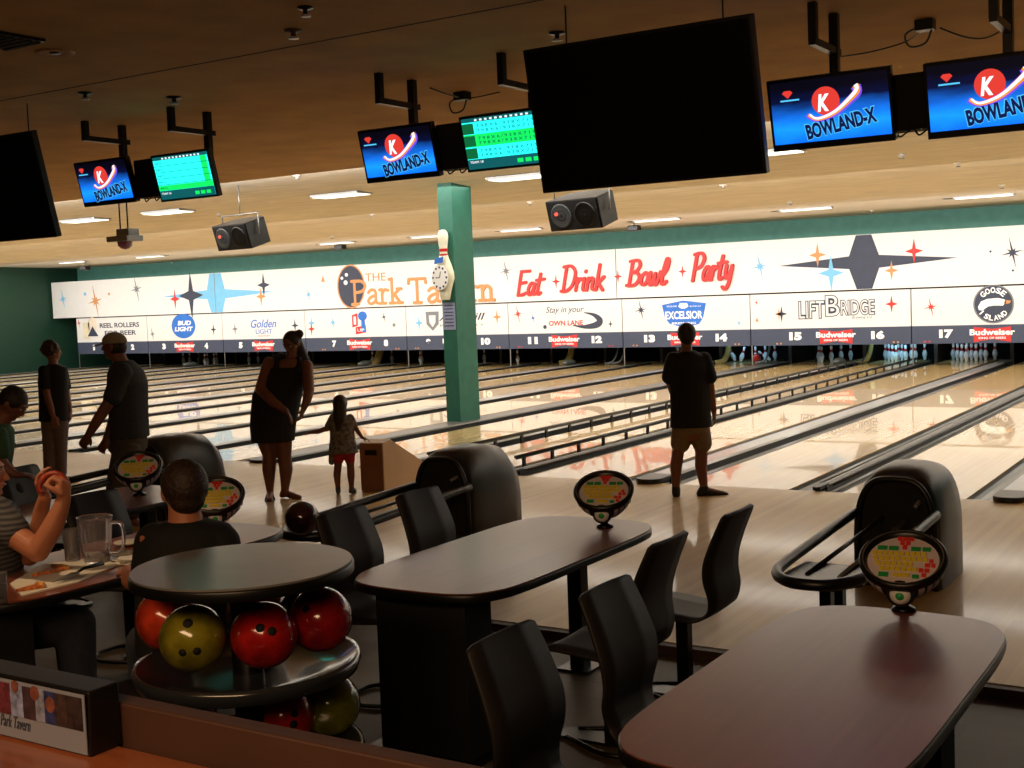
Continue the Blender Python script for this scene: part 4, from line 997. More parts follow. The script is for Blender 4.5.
def monitor(uc, vc, kind, label, arms, w=.72, h=.42):
    c = ony(uc, vc, TY); t = thing('score_monitor', label, 'monitor', tuple(c), 0, 'monitors hung over the approach')
    T = Matrix.Rotation(R(14), 4, 'X')   # lower edge tipped away, screen facing the bowlers and down
    def SM(d=0.0): return T @ Matrix(((1, 0, 0, 0), (0, 0, -1, -.03-d), (0, 1, 0, 0), (0, 0, 0, 1)))
    m = MB(); m.box(-w/2, w/2, -.028, .03, -h/2, h/2, T); m.build('bezel', M_black, t, bevel=.005)
    m = MB(); m.box(-w*.3, w*.3, .03, .07, -h*.3, h*.3, T); m.build('rear_housing', M_blackm, t)
    sw, sh = w/2-.02, h/2-.02; zb = -h/2+.045
    if kind == 'ad':
        # the picture: blue glow, planet ball with K, rainbow ring, BOWLAND-X
        m = MB(); m.box(-sw, sw, -.0305, -.029, zb, sh, T); s = m.build('screen', E_ad, t)
        m = MB(); disc(m, .03-.05, .065, .09, .09, SM(), .002, 24); m.build('planet', E_red, s)
        text('letter', 'K', E_white, SM() @ Matrix.Translation((-.075, .0, .002)), .08, .11, s, offset=.04, shear=.2, depth_=.002)
        for i, (mt, dz) in enumerate(((E_pu, .02), (E_or, .010), (E_white, 0))):
            m = MB(); pts = catmull([(-.15+.01*i, -.0-dz*.2), (-.08, -.03-dz*.3), (.03, -.0-dz*.5), (.13, .07-dz*.6), (.185, .125-dz), (.18, .155-dz*.6)], 5)
            ribbon(m, [(p.x, p.y-.01) for p in pts], .040-.012*i, SM(), .004+.001*i, lambda q: .7+.9*q); m.build('ring_stripe', mt, s)
        text('lettering', 'BOWLAND-X', E_lb, SM() @ Matrix.Rotation(R(9), 4, 'Z') @ Matrix.Translation((-.185, -.15, .001)), .47, .11, s, offset=.09, depth_=.002)
        text('lettering', 'BOWLAND-X', E_dk, SM() @ Matrix.Rotation(R(9), 4, 'Z') @ Matrix.Translation((-.18, -.146, .003)), .46, .10, s, offset=.045, depth_=.002)
        m = MB(); flat(m, [(-.30, .14), (-.265, .105), (-.23, .14), (-.245, .155), (-.285, .155)], SM(), .002); m.build('badge', E_red, s)
        m = MB(); flat(m, [(-.315, .088), (-.19, .088), (-.19, .098), (-.315, .098)], SM(), .002); m.build('tag_line', E_lb, s)
    else:
        m = MB(); m.box(-sw, sw, -.0305, -.029, -h/2+.02, sh, T); s = m.build('screen', E_cy, t)
        H = sh-(-h/2+.02); b0 = -h/2+.02
        def row(n, mt, x0, x1, z0, z1, d=.001):
            m = MB(); flat(m, [(x0, z0), (x1, z0), (x1, z1), (x0, z1)], SM(), d); return m.build(n, mt, s)
        row('header_row', E_tl, -sw, sw, sh-.028, sh)
        for i in range(11): row('frame_number', E_white, -sw+.12+i*.045, -sw+.14+i*.045, sh-.022, sh-.008, .003)
        row('footer_row', E_tl, -sw, sw, b0, b0+.075)
        text('lettering', 'TEAM 18' if kind == 's2' else 'TEAM 16', E_white, SM() @ Matrix.Translation((-sw+.02, b0+.045, .002)), .12, .018, s, depth_=.001)
        for x in (.1, .17, .24): row('key_cell', E_gr, x, x+.05, b0+.02, b0+.05, .003)
        if kind == 's2':
            hh = (H-.028-.075)/3
            for i in range(3):
                z = b0+.075+i*hh
                if i == 1: row('highlight_row', E_gr, -sw, sw, z, z+hh, .001)
                row('player_cell', E_dg, -sw, -sw+.1, z+hh*.05, z+hh*.9, .002)
                for q in (.3, .68): text('score_line', '7 9 8 X 6 / 9 3 8 X 7 1 9', E_dk, SM() @ Matrix.Translation((-sw+.13, z+hh*q-.012, .002)), .5, .022, s, depth_=.001)
        else:
            hh = (H-.028-.075)/5
            for i in range(5):
                z = b0+.075+i*hh
                row('rule_line', E_tl, -sw, sw, z, z+.004, .003)
                text('score_line', 'AMY BEN  9 / 8 1 X', E_tl, SM() @ Matrix.Translation((-sw+.02, z+hh*.35, .002)), .09, .016, s, depth_=.001)
            row('highlight_row', E_gr, -sw, sw, b0+.075+hh*.1, b0+.075+hh*.9, .002)
            row('total_column', E_gr, sw-.09, sw-.02, b0+.075, sh-.03, .002)
    # U shaped ceiling arms: pixels of the two posts where they meet the ceiling
    (ua, va), (ub, vb) = arms
    ztop = 3.58
    B = Vector((c.x+.02 if ub is None else ony(ub, vb, TY+.05).x, TY+.05, ztop)); A = Vector((B.x, B.y-.42, ztop))
    zb_ = c.z+h/2+.14
    m = MB(); m.box(B.x-c.x-.028, B.x-c.x+.028, .02, .075, .1, ztop-c.z); m.build('drop_post', M_steel, t)
    m = MB(); m.box(A.x-c.x-.025, A.x-c.x+.025, A.y-c.y-.025, A.y-c.y+.025, zb_-c.z, ztop-c.z); m.build('rear_post', M_steel, t)
    m = MB(); m.box(A.x-c.x-.022, A.x-c.x+.022, A.y-c.y-.03, .12, zb_-c.z-.02, zb_-c.z+.025); m.build('cross_arm', M_steel, t)
    return c
cs = []
cs.append(monitor(106.5, 182, 'ad', 'leftmost monitor showing a bowling planet logo on blue', ((92, 122), (122, 128))))
cs.append(monitor(186, 175.5, 's1', 'leftmost cyan and green score monitor', ((174, 93), (207, 113))))
cs.append(monitor(400, 153, 'ad', 'monitor with bowling planet logo above the green pillar', ((385, 76), (412, 83))))
cs.append(monitor(505, 140, 's2', 'cyan and green score monitor beside the big black screen', ((507, 57), (532, 65))))
cs.append(monitor(831, 110, 'ad', 'monitor with bowling planet logo right of the big black screen', ((817, 5), (834, 16)), .80, .46))
cs.append(monitor(995, 94, 'ad', 'monitor with bowling planet logo at the right frame edge', ((998, 0), (1008, 0)), .80, .46))
for i, (a, b, lab) in enumerate(((0, 1, 'black equipment box between the two leftmost monitors'), (2, 3, 'black equipment box between the monitors above the pillar'), (4, 5, 'black equipment box between the two right monitors'))):
    A, B = cs[a], cs[b]; t = thing('equipment_box', lab, 'equipment box', tuple((A+B)/2+Vector((0, .10, .02))), 0, 'equipment boxes between monitors')
    hw = (B.x-A.x)/2-.30
    m = MB(); m.box(-hw, hw, -.03, .12, -.18, .17); m.build('case', M_blackm, t, bevel=.006)
    m = MB(); m.box(-hw-.02, hw+.02, .0, .04, -.02, .02); m.build('side_bracket', M_steel, t)
    for j in range(3):
        m = MB(); x = -hw*.6+j*hw*.6; m.tube(catmull([(x, .0, -.18), (x+.03, -.01, -.215), (x+.07, .0, -.19), (x+.09, .01, -.18)], 5), .006, 6); m.build('cable_loop', M_black, t)
# big black screens
def big_screen(c, label, w=1.44, h=.84):
    t = thing('projection_screen', label, 'screen', tuple(c), 0, 'large switched off screens')
    T = Matrix.Rotation(R(12), 4, 'X')
    m = MB(); m.box(-w/2, w/2, -.03, .03, -h/2, h/2, T); m.build('frame', M_black, t, bevel=.006)
    m = MB(); m.box(-w/2+.02, w/2-.02, -.033, -.0305, -h/2+.02, h/2-.02, T); m.build('dark_glass', mat('dark_screen_glass', (6, 6, 9), .25, var=0), t)
    m = MB(); m.box(-.3, .3, .03, .08, -.2, .2, T); m.build('mount_plate', M_steel, t)
    for s in (-1, 1):
        m = MB(); m.tube([(s*.5, .03, .3), (s*.5, .03, 3.58-c[2])], .005, 6); m.build('hanging_wire', M_steel, t)
BY = -4.25
c1 = ony(642, 109, BY); big_screen(c1, 'big black screen hanging in the middle above the speaker', 1.44, .86)
ce = ony(47, 189, BY); big_screen((ce.x-.72, BY, c1.z), 'big black screen cut off by the left frame edge', 1.44, .86)
# speakers
def speaker(u, v, label):
    Y = 2.7; c = ony(u, v, Y); t = thing('hanging_speaker', label, 'speaker', tuple(c), R(-8), 'black speakers hung over the lanes')
    T = Matrix.Rotation(R(16), 4, 'X')
    m = MB(); m.prism([(-.40, -.20), (.40, -.20), (.40, .20), (-.40, .20)], -.19, -.0, 'Y', T)
    m = MB(); out = [(-.40, -.18), (.40, -.18), (.36, .22), (.2, .32), (-.2, .32), (-.36, .22)]
    m.prism(out, -.18, .20, 'Z', T); m.build('cabinet', M_black, t, bevel=.012)
    Mf = T @ Matrix(((1, 0, 0, 0), (0, 0, -1, -.18), (0, 1, 0, .01), (0, 0, 0, 1)))
    m = MB(); m.box(-.37, .37, -.19, -.182, -.17, .19, T); g = m.build('front_grille', mat('speaker_grille', (30, 32, 34), .5, var=.3, scale=120), t)
    for s, n in ((-1, 'woofer'), (1, 'horn')):
        m = MB(); m.lathe([(0, .004), (.045, .016), (.06, .008), (.13, .022), (.15, .024), (.155, .008)], 24, M=Mf @ Matrix.Translation((s*.18, 0, 0))); m.build(n, mat('grey_speaker_cone', (70, 74, 78), .4) if s < 0 else M_black, t)
    m = MB(); disc(m, -.245, .03, .022, .022, Mf, .03, 12); m.build('red_reflection_disc', emit('painted_red_reflection', (255, 90, 70), 1.5), t)  # red reflection on the cabinet drawn as a glowing disc
    m = MB(); m.tube([(-.42, .0, .0), (-.42, .0, .30), (.42, .0, .30), (.42, .0, .0)], .012, 6); m.build('yoke', M_silver, t)
    m = MB(); m.tube([(0, 0, .30), (0, 0, ceil_z(Y)-c.z)], .01, 6); m.build('hanging_rod', M_silver, t)
speaker(241, 235, 'black speaker hanging at left with a pale yoke')
speaker(582, 212, 'black speaker hanging under the big middle screen')
# lamp with purple dome
Y = 1.5; c = ony(125, 243, Y)
t = thing('dome_effect_light', 'grey box light with a purple dome hanging at left', 'effect light', tuple(c))
m = MB(); m.box(-.22, .22, -.15, .15, .02, .10); m.box(-.06, .2, -.1, .1, .10, .2); m.build('housing', mat('blue_grey_metal', (130, 140, 152), .4), t, bevel=.008)
m = MB(); m.lathe([(.11, .02), (.10, -.04), (.06, -.08), (0, -.095)], 20); m.build('dome', mat('purple_dome', (120, 70, 120), .2, coat=.5), t)
for s in (-1, 1):
    m = MB(); m.tube([(s*.08, 0, .18), (s*.08, 0, 3.66-c.z)], .012, 6); m.build('hanger', M_steel, t)
# troffer lights
for row, y, (xs) in ((1, 4.25, [(85, 220), (168, 211), (341, 195), (521, 178), (765, 152)]), (2, 14.4, [(72, 263), (150, 255), (337, 243.5), (430, 237), (521, 230), (657, 220), (806, 208), (984, 195)])):
    for i, (u, v) in enumerate(xs):
        x = ony(u, v, y).x; z = ceil_z(y); L_ = .95 if row == 1 else 1.1
        t = thing('fluorescent_troffer', ('large recessed light in the nearer ceiling band' if row == 1 else 'slim lit tube fixture in the farthest ceiling band'), 'ceiling light', (x, y, z), 0, ('recessed lights in the nearer band' if row == 1 else 'tube lights in the far band'))
        d_ = .19 if row == 1 else .09
        m = MB(); m.box(-L_/2, L_/2, -d_, d_, -.03, .005); m.build('frame', M_silver, t)
        m = MB(); m.box(-L_/2-.25, L_/2-.1, d_, d_+.22, -.012, .004); m.build('open_recess', M_steel, t)
        m = MB(); m.box(-L_/2+.03, L_/2-.03, -d_+.03, d_-.03, -.04, -.031); m.build('diffuser', M_tube, t)
# small items on the ceiling
def drop(u, v, z, mt, r, label, grp='small sprinkler heads on the ceiling', name='sprinkler_head', cat='sprinkler'):
    # find the ceiling point the pixel sees
    best = None
    for i in range(600):
        y = -9+i*.045; p = ony(u, v, y)
        if p.z >= ceil_z(y): best = p; break
    if best is None: return
    p = best; p.z = ceil_z(p.y)
    t = thing(name, label, cat, tuple(p), 0, grp)
    m = MB(); m.lathe([(0, 0.004), (r*1.6, .004), (r*1.6, -.01), (r*.5, -.014), (r*.45, -.04), (0, -.04)], 14); m.build('escutcheon', mt, t)
    m = MB(); m.lathe([(0, -.055), (r, -.055), (r*.9, -.045), (0, -.038)], 12); m.build('deflector', M_silver, t)
for u, v in ((297, 175), (219, 213), (332, 236), (372, 214), (902, 154), (958, 163), (790, 202), (872, 210), (1002, 185), (723, 185), (530, 202), (172, 262)):
    drop(u, v, 0, M_white, .035, 'small white sprinkler head on the pale ceiling bands')
drop(557, 32, 0, M_steel, .035, 'dark sprinkler drop above the middle screen', None)
drop(305, 5, 0, M_steel, .03, 'dark fitting at the top edge left of centre', None)
drop(85, 92, 0, M_steel, .035, 'dark fixture on the ceiling seam at left', None)
drop(174, 96, 0, M_steel, .04, 'dark fitting above the left score monitor', None)
drop(293, 28, 0, M_rail, .035, 'brown round detector near the top edge', None, 'smoke_detector', 'detector')
drop(703, 35, 0, M_rail, .03, 'small brown detector right of the big screen', None, 'smoke_detector', 'detector')
p = onz(55, 53, 3.575); t = thing('ceiling_speaker', 'round pale ceiling speaker at the upper left', 'ceiling speaker', (p.x, p.y, 3.58))
m = MB(); m.lathe([(0, -.004), (.09, -.004), (.12, -.012), (.13, .002)], 28); m.build('grille', mat('tan_grille', (170, 130, 96), .6, var=.2, scale=90), t)
m = MB(); m.lathe([(0, -.012), (.035, -.010), (.04, -.003)], 14); m.build('centre_cap', M_steel, t)
p = onz(4, 40, 3.575); t = thing('ceiling_vent', 'dark ceiling vent at the upper left corner', 'vent', (p.x, p.y, 3.58))
m = MB(); m.box(-.19, .19, -.16, .16, -.02, 0); m.build('vent_frame', M_steel, t)
for i in range(5): m = MB(); m.box(-.17, .17, -.14+i*.062, -.11+i*.062, -.03, -.02); m.build('slat', M_blackm, t)
# small cameras and junction boxes with cables
for u, v, lab in ((340, 247, 'small black camera on the far ceiling edge left of the pillar'), (634, 228, 'small grey and black camera on the far ceiling edge'), (85, 268, 'small camera at the far left ceiling corner')):
    c = ony(u, v, 15.0); t = thing('security_camera', lab, 'camera', tuple(c), 0, 'small cameras on the far ceiling')
    m = MB(); m.box(-.13, .13, -.1, .12, -.07, .06); m.build('camera_body', M_black, t, bevel=.02)
    m = MB(); m.tube([(0, 0, .05), (0, 0, ceil_z(15)-c.z)], .02, 8); m.build('mount', M_silver, t)
def wire(pts, label, r=.006):
    P_ = [onz(u, v, z) for u, v, z in pts]
    tag(MB().tube(catmull(P_, 6), r, 6).build('hanging_cable', M_black), label, 'cable', 'loose cables on the dark ceiling')
for u, v, lab in ((462, 92, 'junction box with looped cable left of the score monitor'), (925, 20, 'junction box with cable near the top right')):
    p = onz(u, v, 3.58); t = thing('junction_box', lab, 'junction box', (p.x, p.y, 3.58), 0, 'ceiling junction boxes')
    m = MB(); m.box(-.06, .06, -.05, .05, -.07, 0); m.build('box_body', M_steel, t, bevel=.006)
    m = MB(); m.tube(catmull([(-.05, 0, -.04), (-.13, 0, -.08), (-.1, 0, -.16), (0, 0, -.15), (.04, 0, -.07)], 5), .007, 6); m.build('cable_loop', M_black, t)
wire([(430, 88, 3.56), (450, 95, 3.53), (470, 98, 3.54), (500, 92, 3.56)], 'thin cable running beside the junction box left of centre')
wire([(838, 57, 3.53), (870, 52, 3.50), (905, 42, 3.54), (925, 28, 3.56)], 'thin cable between the right monitor post and junction box')
wire([(940, 28, 3.56), (965, 37, 3.50), (985, 38, 3.5), (1003, 30, 3.56)], 'thin cable sagging at the top right')
# ceiling seam line
m = MB(); a = onz(-60, 112, 3.58); m.box(XL, XR, a.y-.008, a.y+.008, 3.5775, 3.5795); struct('trim_2', m, M_blackm)

# ------------------------------------------------------------------ people
def fuse(mb, name, mt, parent=None, voxel=.009, smooth=2):
    """melt overlapping rounded volumes into one continuous skin"""
    o = mb.build(name, mt)
    r = o.modifiers.new('r', 'REMESH'); r.mode = 'VOXEL'; r.voxel_size = voxel; r.use_smooth_shade = True
    s = o.modifiers.new('s', 'SMOOTH'); s.iterations = smooth; s.factor = .5
    dg = bpy.context.evaluated_depsgraph_get(); me = bpy.data.meshes.new_from_object(o.evaluated_get(dg))
    old = o.data; o.modifiers.clear(); o.data = me; bpy.data.meshes.remove(old)
    if not me.materials: me.materials.append(mt)
    me.polygons.foreach_set('use_smooth', [True]*len(me.polygons))
    if parent: o.parent = parent
    return o
def frame(f, u=(0, 0, 1)):
    f = Vector(f).normalized(); u = Vector(u); r = f.cross(u).normalized(); u = r.cross(f)
    return r, f, u     # right, forward, up
def basis(r, f, u): return Matrix(((r.x, f.x, u.x, 0), (r.y, f.y, u.y, 0), (r.z, f.z, u.z, 0), (0, 0, 0, 1)))
def add_head(mb, c, f, s=1.0, up=(0, 0, 1)):
    """skull, jaw, nose, ears, brow; c = head centre"""
    r, f, u = frame(f, up); B = basis(r, f, u)
    mb.ball(c, .074*s, .092*s, .100*s, M=B)
    mb.ball(c+f*.018*s-u*.055*s, .052*s, .062*s, .058*s, M=B)
    mb.ball(c+f*.058*s-u*.088*s, .024*s, .022*s, .018*s, M=B)
    mb.capsule(c+f*.086*s+u*.012*s, c+f*.104*s-u*.026*s, .008*s, .0125*s, 10)
    mb.capsule(c+f*.076*s-r*.03*s+u*.03*s, c+f*.076*s+r*.03*s+u*.03*s, .013*s, .013*s, 10)
    mb.capsule(c+f*.084*s-r*.016*s-u*.052*s, c+f*.084*s+r*.016*s-u*.052*s, .008*s, .008*s, 8)
    for q in (-1, 1): mb.ball(c+r*q*.077*s-f*.006*s-u*.008*s, .010*s, .020*s, .031*s, M=B)
def face_bits(parent, c, f, s=1.0, up=(0, 0, 1)):
    r, f, u = frame(f, up); B = basis(r, f, u)
    for q in (-1, 1):
        MB().ball(c+r*q*.031*s+f*.078*s+u*.006*s, .0115*s, .0095*s, .0075*s, M=B, n=12, m=8).build('eye', mat('eye_white', (190, 184, 176), .3), parent)
        m = MB(); m.ball(c+r*q*.031*s+f*.0868*s+u*.006*s, .0045*s, .002*s, .0045*s, M=B, n=8, m=6); m.build('iris', M_hair, parent)
        m = MB(); m.capsule(c+r*q*.018*s+f*.088*s+u*.030*s, c+r*q*.046*s+f*.080*s+u*.031*s, .004*s, .003*s, 8); m.build('eyebrow', M_hair, parent)
    m = MB(); m.capsule(c+f*.0905*s-r*.018*s-u*.052*s, c+f*.0905*s+r*.018*s-u*.052*s, .004*s, .004*s, 8); m.build('lips', mat('muted_lip', (140, 70, 62), .5), parent)
def add_hand(mb, w, d, n, side=1, s=1.0, curl=.35):
    """w wrist, d fingers' direction, n palm normal, side = +1 thumb towards cross(d, n)"""
    d = Vector(d).normalized(); n = Vector(n); n = (n-d*n.dot(d)).normalized(); x = d.cross(n)*side
    w = Vector(w)
    mb.capsule(w-d*.01*s, w+d*.03*s, .022*s, .024*s, 10)
    for k in range(4):
        b = w+d*.075*s+x*(.030-.020*k)*s; mb.capsule(w+d*.02*s+x*(.018-.012*k)*s, b, .015*s, .0115*s, 10)
        L = (.072, .080, .074, .058)[k]*s; a = curl; p = b
        for j, fr in enumerate((.45, .32, .25)):
            a2 = a*(j+1)*.9; q = p+(d*math.cos(a2)+n*math.sin(a2)+x*(.08-.05*k))*L*fr
            mb.capsule(p, q, (.0098-.001*j)*s, (.009-.001*j)*s, 8); p = q
    p0 = w+x*.022*s+d*.015*s; p1 = p0+(x*.6+d*.7+n*.35).normalized()*.042*s; p2 = p1+(x*.1+d*.9+n*.5).normalized()*.034*s
    mb.capsule(p0, p1, .014*s, .0115*s, 10); mb.capsule(p1, p2, .011*s, .009*s, 8)
def add_foot(mb, a, toe, s=1.0):
    a = Vector(a); d = Vector(toe)-a; d.z = 0; d.normalize(); z0 = a.z
    g = a.copy()
    mb.capsule(a, a-d*.03*s-Vector((0, 0, .045*s)), .036*s, .034*s); mb.capsule(a-Vector((0, 0, .03*s)), a+d*.12*s-Vector((0, 0, .058*s)), .036*s, .030*s); mb.capsule(a+d*.12*s-Vector((0, 0, .06*s)), a+d*.175*s-Vector((0, 0, .063*s)), .032*s, .022*s)
def chain(mb, pts, rs, n=14):
    for i in range(len(pts)-1): mb.capsule(pts[i], pts[i+1], rs[i], rs[i+1], n)
def loft_body(mb, secs, n=24):
    """secs: (centre, right, rx, ry) with elliptical sections; forward taken square to right"""
    rings = []
    for c, r, rx, ry in secs:
        r = Vector(r).normalized(); f = Vector((-r.y, r.x, 0)).normalized()
        rings.append([Vector(c)+r*rx*math.cos(2*PI*k/n)+f*ry*math.sin(2*PI*k/n) for k in range(n)])
    mb.loft(rings)
HR = Vector((RT[0], RT[1], 0)).normalized(); HF = Vector((-HR.y, HR.x, 0))   # picture right / away, level
def V(*a): return Vector(a)
def rot(v, a): return Matrix.Rotation(R(a), 4, 'Z') @ v
class Px:
    def __init__(s, D): s.D = D
    def __call__(s, u, v, dd=0): return dep(u, v, s.D+dd)
def ground(p, r=0): return Vector((p.x, p.y, p.z))
M_tee = mat('black_tee_cotton', (13, 13, 15), .85, var=.15, scale=40)
M_short = mat('khaki_shorts_cotton', (122, 102, 76), .85, var=.08, scale=40)
M_shoe = mat('dark_shoe', (30, 28, 28), .6)
# --- boy at right watching the lane (back to us)
foot = onz(690, 496); D = depth(foot); P_ = Px(D)
t = thing('person', 'person in black tee and khaki shorts standing at the right foul line', 'person', (0, 0, 0))
fw = HF
b = MB(); hc = P_(686.5, 334.5)
add_head(b, hc, HF-HR*.15, .98)
b.capsule(P_(686.5, 342), P_(686.5, 356), .05, .058)
loft_body(b, [(P_(689, 352), HR, .07, .06), (P_(688.5, 358), HR, .165, .085), (P_(689, 368), HR, .18, .10), (P_(690, 388), HR, .165, .10), (P_(690.5, 408), HR, .155, .10), (P_(691, 425), HR, .165, .105), (P_(691, 440), HR, .15, .10)])
for s in ('L', 'R'):
    if s == 'R': js = [P_(691+9, 436), P_(701.5, 452), P_(701, 466), P_(704, 487)]; toe = P_(725, 491.5)
    else: js = [P_(691-9, 436), P_(678, 452), P_(676, 467), P_(676, 487, .02)]; toe = P_(674, 488, .5)
    chain(b, js, [.088, .058, .056, .036]); add_foot(b, js[-1], toe)
ar = [P_(706, 359), P_(709, 380, -.02), P_(711.5, 396), P_(714, 412, .03)]; chain(b, ar, [.05, .043, .037, .026]); add_hand(b, ar[-1], P_(715, 424)-P_(714, 412), -HR, -1, .95)
al = [P_(671, 359), P_(669.5, 380, .0), P_(673, 392, .12), P_(680, 398, .24)]; chain(b, al, [.05, .043, .037, .026]); add_hand(b, al[-1], HR+V(0, 0, .1), -HF, 1, .95)
body = fuse(b, 'body', M_skin2, t); face_bits(t, hc, HF-HR*.15, .98)
h = MB(); h.ball(hc-HF*.008+V(0, 0, .018), .084, .098, .092, M=basis(HR, HF, V(0, 0, 1))); h.ball(hc-HF*.035-V(0, 0, .03), .070, .06, .065); fuse(h, 'hair', M_hair, t, .008)
c = MB(); loft_body(c, [(P_(688, 350.5), HR, .06, .055), (P_(688, 353), HR, .10, .08), (P_(688.5, 357.5), HR, .19, .10), (P_(689, 368), HR, .195, .118), (P_(690, 388), HR, .185, .118), (P_(690.5, 408), HR, .182, .118), (P_(691, 427), HR, .19, .122)])
c.capsule(P_(704, 359), P_(709.5, 377, -.02), .068, .070); c.capsule(P_(673, 359), P_(669, 377), .068, .068); fuse(c, 'black_tee_shirt', M_tee, t)
c = MB(); loft_body(c, [(P_(691, 420), HR, .165, .11), (P_(691, 433), HR, .178, .115)])
c.capsule(P_(682, 432), P_(680.5, 443), .098, .092); c.capsule(P_(700, 432), P_(702, 443), .098, .092); fuse(c, 'khaki_shorts', M_short, t)
for q, toe in ((P_(704, 487), P_(725, 491.5)), (P_(676, 487, .02), P_(674, 488, .5))):
    c = MB(); add_foot(c, q-V(0, 0, .006), toe, 1.12); fuse(c, 'shoe', M_shoe, t, .01)
# --- woman in the dark dress
foot = onz(280, 498.5); D = depth(foot); P_ = Px(D)
t = thing('person', 'woman in a short dark dress bending slightly towards the little girl', 'person', (0, 0, 0))
r1 = rot(HR, -20); f1 = -HF*.75-HR*.25; fh = (-HF*.8-HR*.35+V(0, 0, -.45)).normalized()
b = MB(); hc = P_(291.5, 343)
add_head(b, hc, fh, 1.0)
b.capsule(P_(292, 350), P_(291, 364), .052, .06)
secs = [(P_(290, 359), HR, .10, .08), (P_(288, 366), HR, .195, .10), (P_(284, 378), HR, .215, .135), (P_(278, 394), HR, .22, .145), (P_(275, 410), HR, .19, .15), (P_(272, 425), HR, .20, .16), (P_(272, 436), HR, .18, .15)]
loft_body(b, secs)
for js, toe in (([P_(264, 432), P_(269.5, 455), P_(269, 470), P_(270, 490)], P_(266, 500, -.6)), ([P_(282, 432), P_(284.5, 455), P_(286, 470), P_(285, 490)], P_(304, 497, -.1))):
    chain(b, js, [.105, .068, .066, .036]); add_foot(b, js[-1], toe)
a = [P_(269, 363), P_(260.5, 389, -.12), P_(273, 402, -.26), P_(286, 411, -.32)]; chain(b, a, [.062, .054, .046, .029]); add_hand(b, a[-1], P_(292, 419, -.35)-P_(286, 411, -.32), -HR+V(0, 0, -.5), 1, .95)
a = [P_(307, 366, -.03), P_(309, 390, -.15), P_(307, 400, -.2), P_(303.5, 409, -.22)]; chain(b, a, [.06, .052, .044, .029]); add_hand(b, a[-1], P_(300, 421, -.25)-P_(303.5, 409, -.22), -HR, -1, .95)
fuse(b, 'body', M_skin2, t); face_bits(t, hc, fh, 1.0)
h = MB(); u_ = V(0, 0, 1); h.ball(hc-fh*.012+u_*.02, .086, .100, .096, M=basis(*frame(fh))); h.capsule(hc-fh*.05-u_*.02+HR*.02, P_(306, 362, .05), .06, .045); h.capsule(P_(306, 362, .05), P_(308, 376, .04), .045, .022); h.ball(P_(299, 334), .045); fuse(h, 'hair', M_hair, t, .009)
c = MB(); loft_body(c, [(P_(287, 367), HR, .185, .115), (P_(284, 378), HR, .235, .15), (P_(277.5, 394), HR, .245, .165), (P_(275, 410), HR, .235, .175), (P_(273, 425), HR, .225, .18), (P_(273, 441), HR, .21, .185)])
for q in (-1, 1): c.capsule(P_(288.5+q*10, 359.5, -.02), P_(288+q*11, 372, -.08), .034, .045)
c.capsule(P_(281, 362, .06), P_(280, 380, .05), .09, .12); c.capsule(P_(297, 364, .06), P_(293, 382, .05), .08, .11)
fuse(c, 'dark_dress', mat('black_dress_cotton', (18, 17, 20), .85, var=.12, scale=40), t)
for q, toe in ((P_(270, 490), P_(266, 500, -.6)), (P_(285, 490), P_(304, 497, -.1))):
    d = (toe-q); d.z = 0; d.normalize(); s_ = Matrix.Translation(q+d*.06-V(0, 0, .088)) @ Matrix.Rotation(math.atan2(d.y, d.x), 4, 'Z')
    m = MB(); m.prism(rrect(-.115, .14, -.045, .045, .04), -.008, .008, M=s_); m.tube([s_ @ V(.03, -.046, .0), s_ @ V(.0, -.03, .05), s_ @ V(-.0, .03, .05), s_ @ V(.03, .046, .0)], .008, 6); m.build('sandal', M_shoe, t)
# --- little girl
foot = onz(345, 494); D = depth(foot); P_ = Px(D)
t = thing('person', 'little girl with long hair in a patterned top reaching for the ramp', 'person', (0, 0, 0))
b = MB(); hc = P_(340.5, 404); fh = HF*.8+HR*.4
add_head(b, hc, fh, .80)
b.capsule(P_(341, 410), P_(341, 417), .034, .04)
loft_body(b, [(P_(341, 414.5), HR, .05, .045), (P_(341, 417), HR, .10, .06), (P_(341.5, 426), HR, .105, .07), (P_(342.5, 440), HR, .10, .075), (P_(343.5, 452), HR, .105, .08)])
for js, toe in (([P_(338, 450), P_(338, 466), P_(337, 475), P_(338, 487.5)], P_(337, 490, .4)), ([P_(349, 450), P_(350.5, 466), P_(351, 475), P_(351.5, 487)], P_(358, 489, .25))):
    chain(b, js, [.06, .037, .038, .024]); add_foot(b, js[-1], toe, .66)
a = [P_(332.5, 418), P_(327, 428, .0), P_(318, 432), P_(312, 432.5)]; chain(b, a, [.034, .026, .022, .017]); add_hand(b, a[-1], -HR, V(0, 0, -1), 1, .62)
a = [P_(350, 418), P_(355, 427), P_(359, 433), P_(362, 437.5, -.02)]; chain(b, a, [.034, .027, .022, .017]); add_hand(b, a[-1], HR+V(0, 0, -.35), V(0, 0, -1), -1, .62)
fuse(b, 'body', M_skin2, t, .007); face_bits(t, hc, fh, .8)
h = MB(); h.ball(hc-fh.normalized()*.008+V(0, 0, .012), .072, .082, .082, M=basis(*frame(fh))); h.capsule(hc-HF*.04, P_(339.5, 418, -.045), .068, .066); h.capsule(P_(339.5, 418, -.045), P_(339, 430, -.06), .064, .03); fuse(h, 'long_hair', mat('brown_long_hair', (48, 32, 22), .6, var=.3, scale=80, stretch=(1, 1, .1)), t, .008)
c = MB(); loft_body(c, [(P_(341, 415.5), HR, .085, .06), (P_(341, 418), HR, .115, .075), (P_(342, 426), HR, .12, .085), (P_(342.5, 440), HR, .125, .095), (P_(343.5, 453), HR, .15, .11)]); c.capsule(P_(334, 445), P_(331.5, 462), .05, .03)
for q, e in ((P_(333, 418), P_(328.5, 426)), (P_(350, 418), P_(354, 425))): c.capsule(q, e, .042, .038)
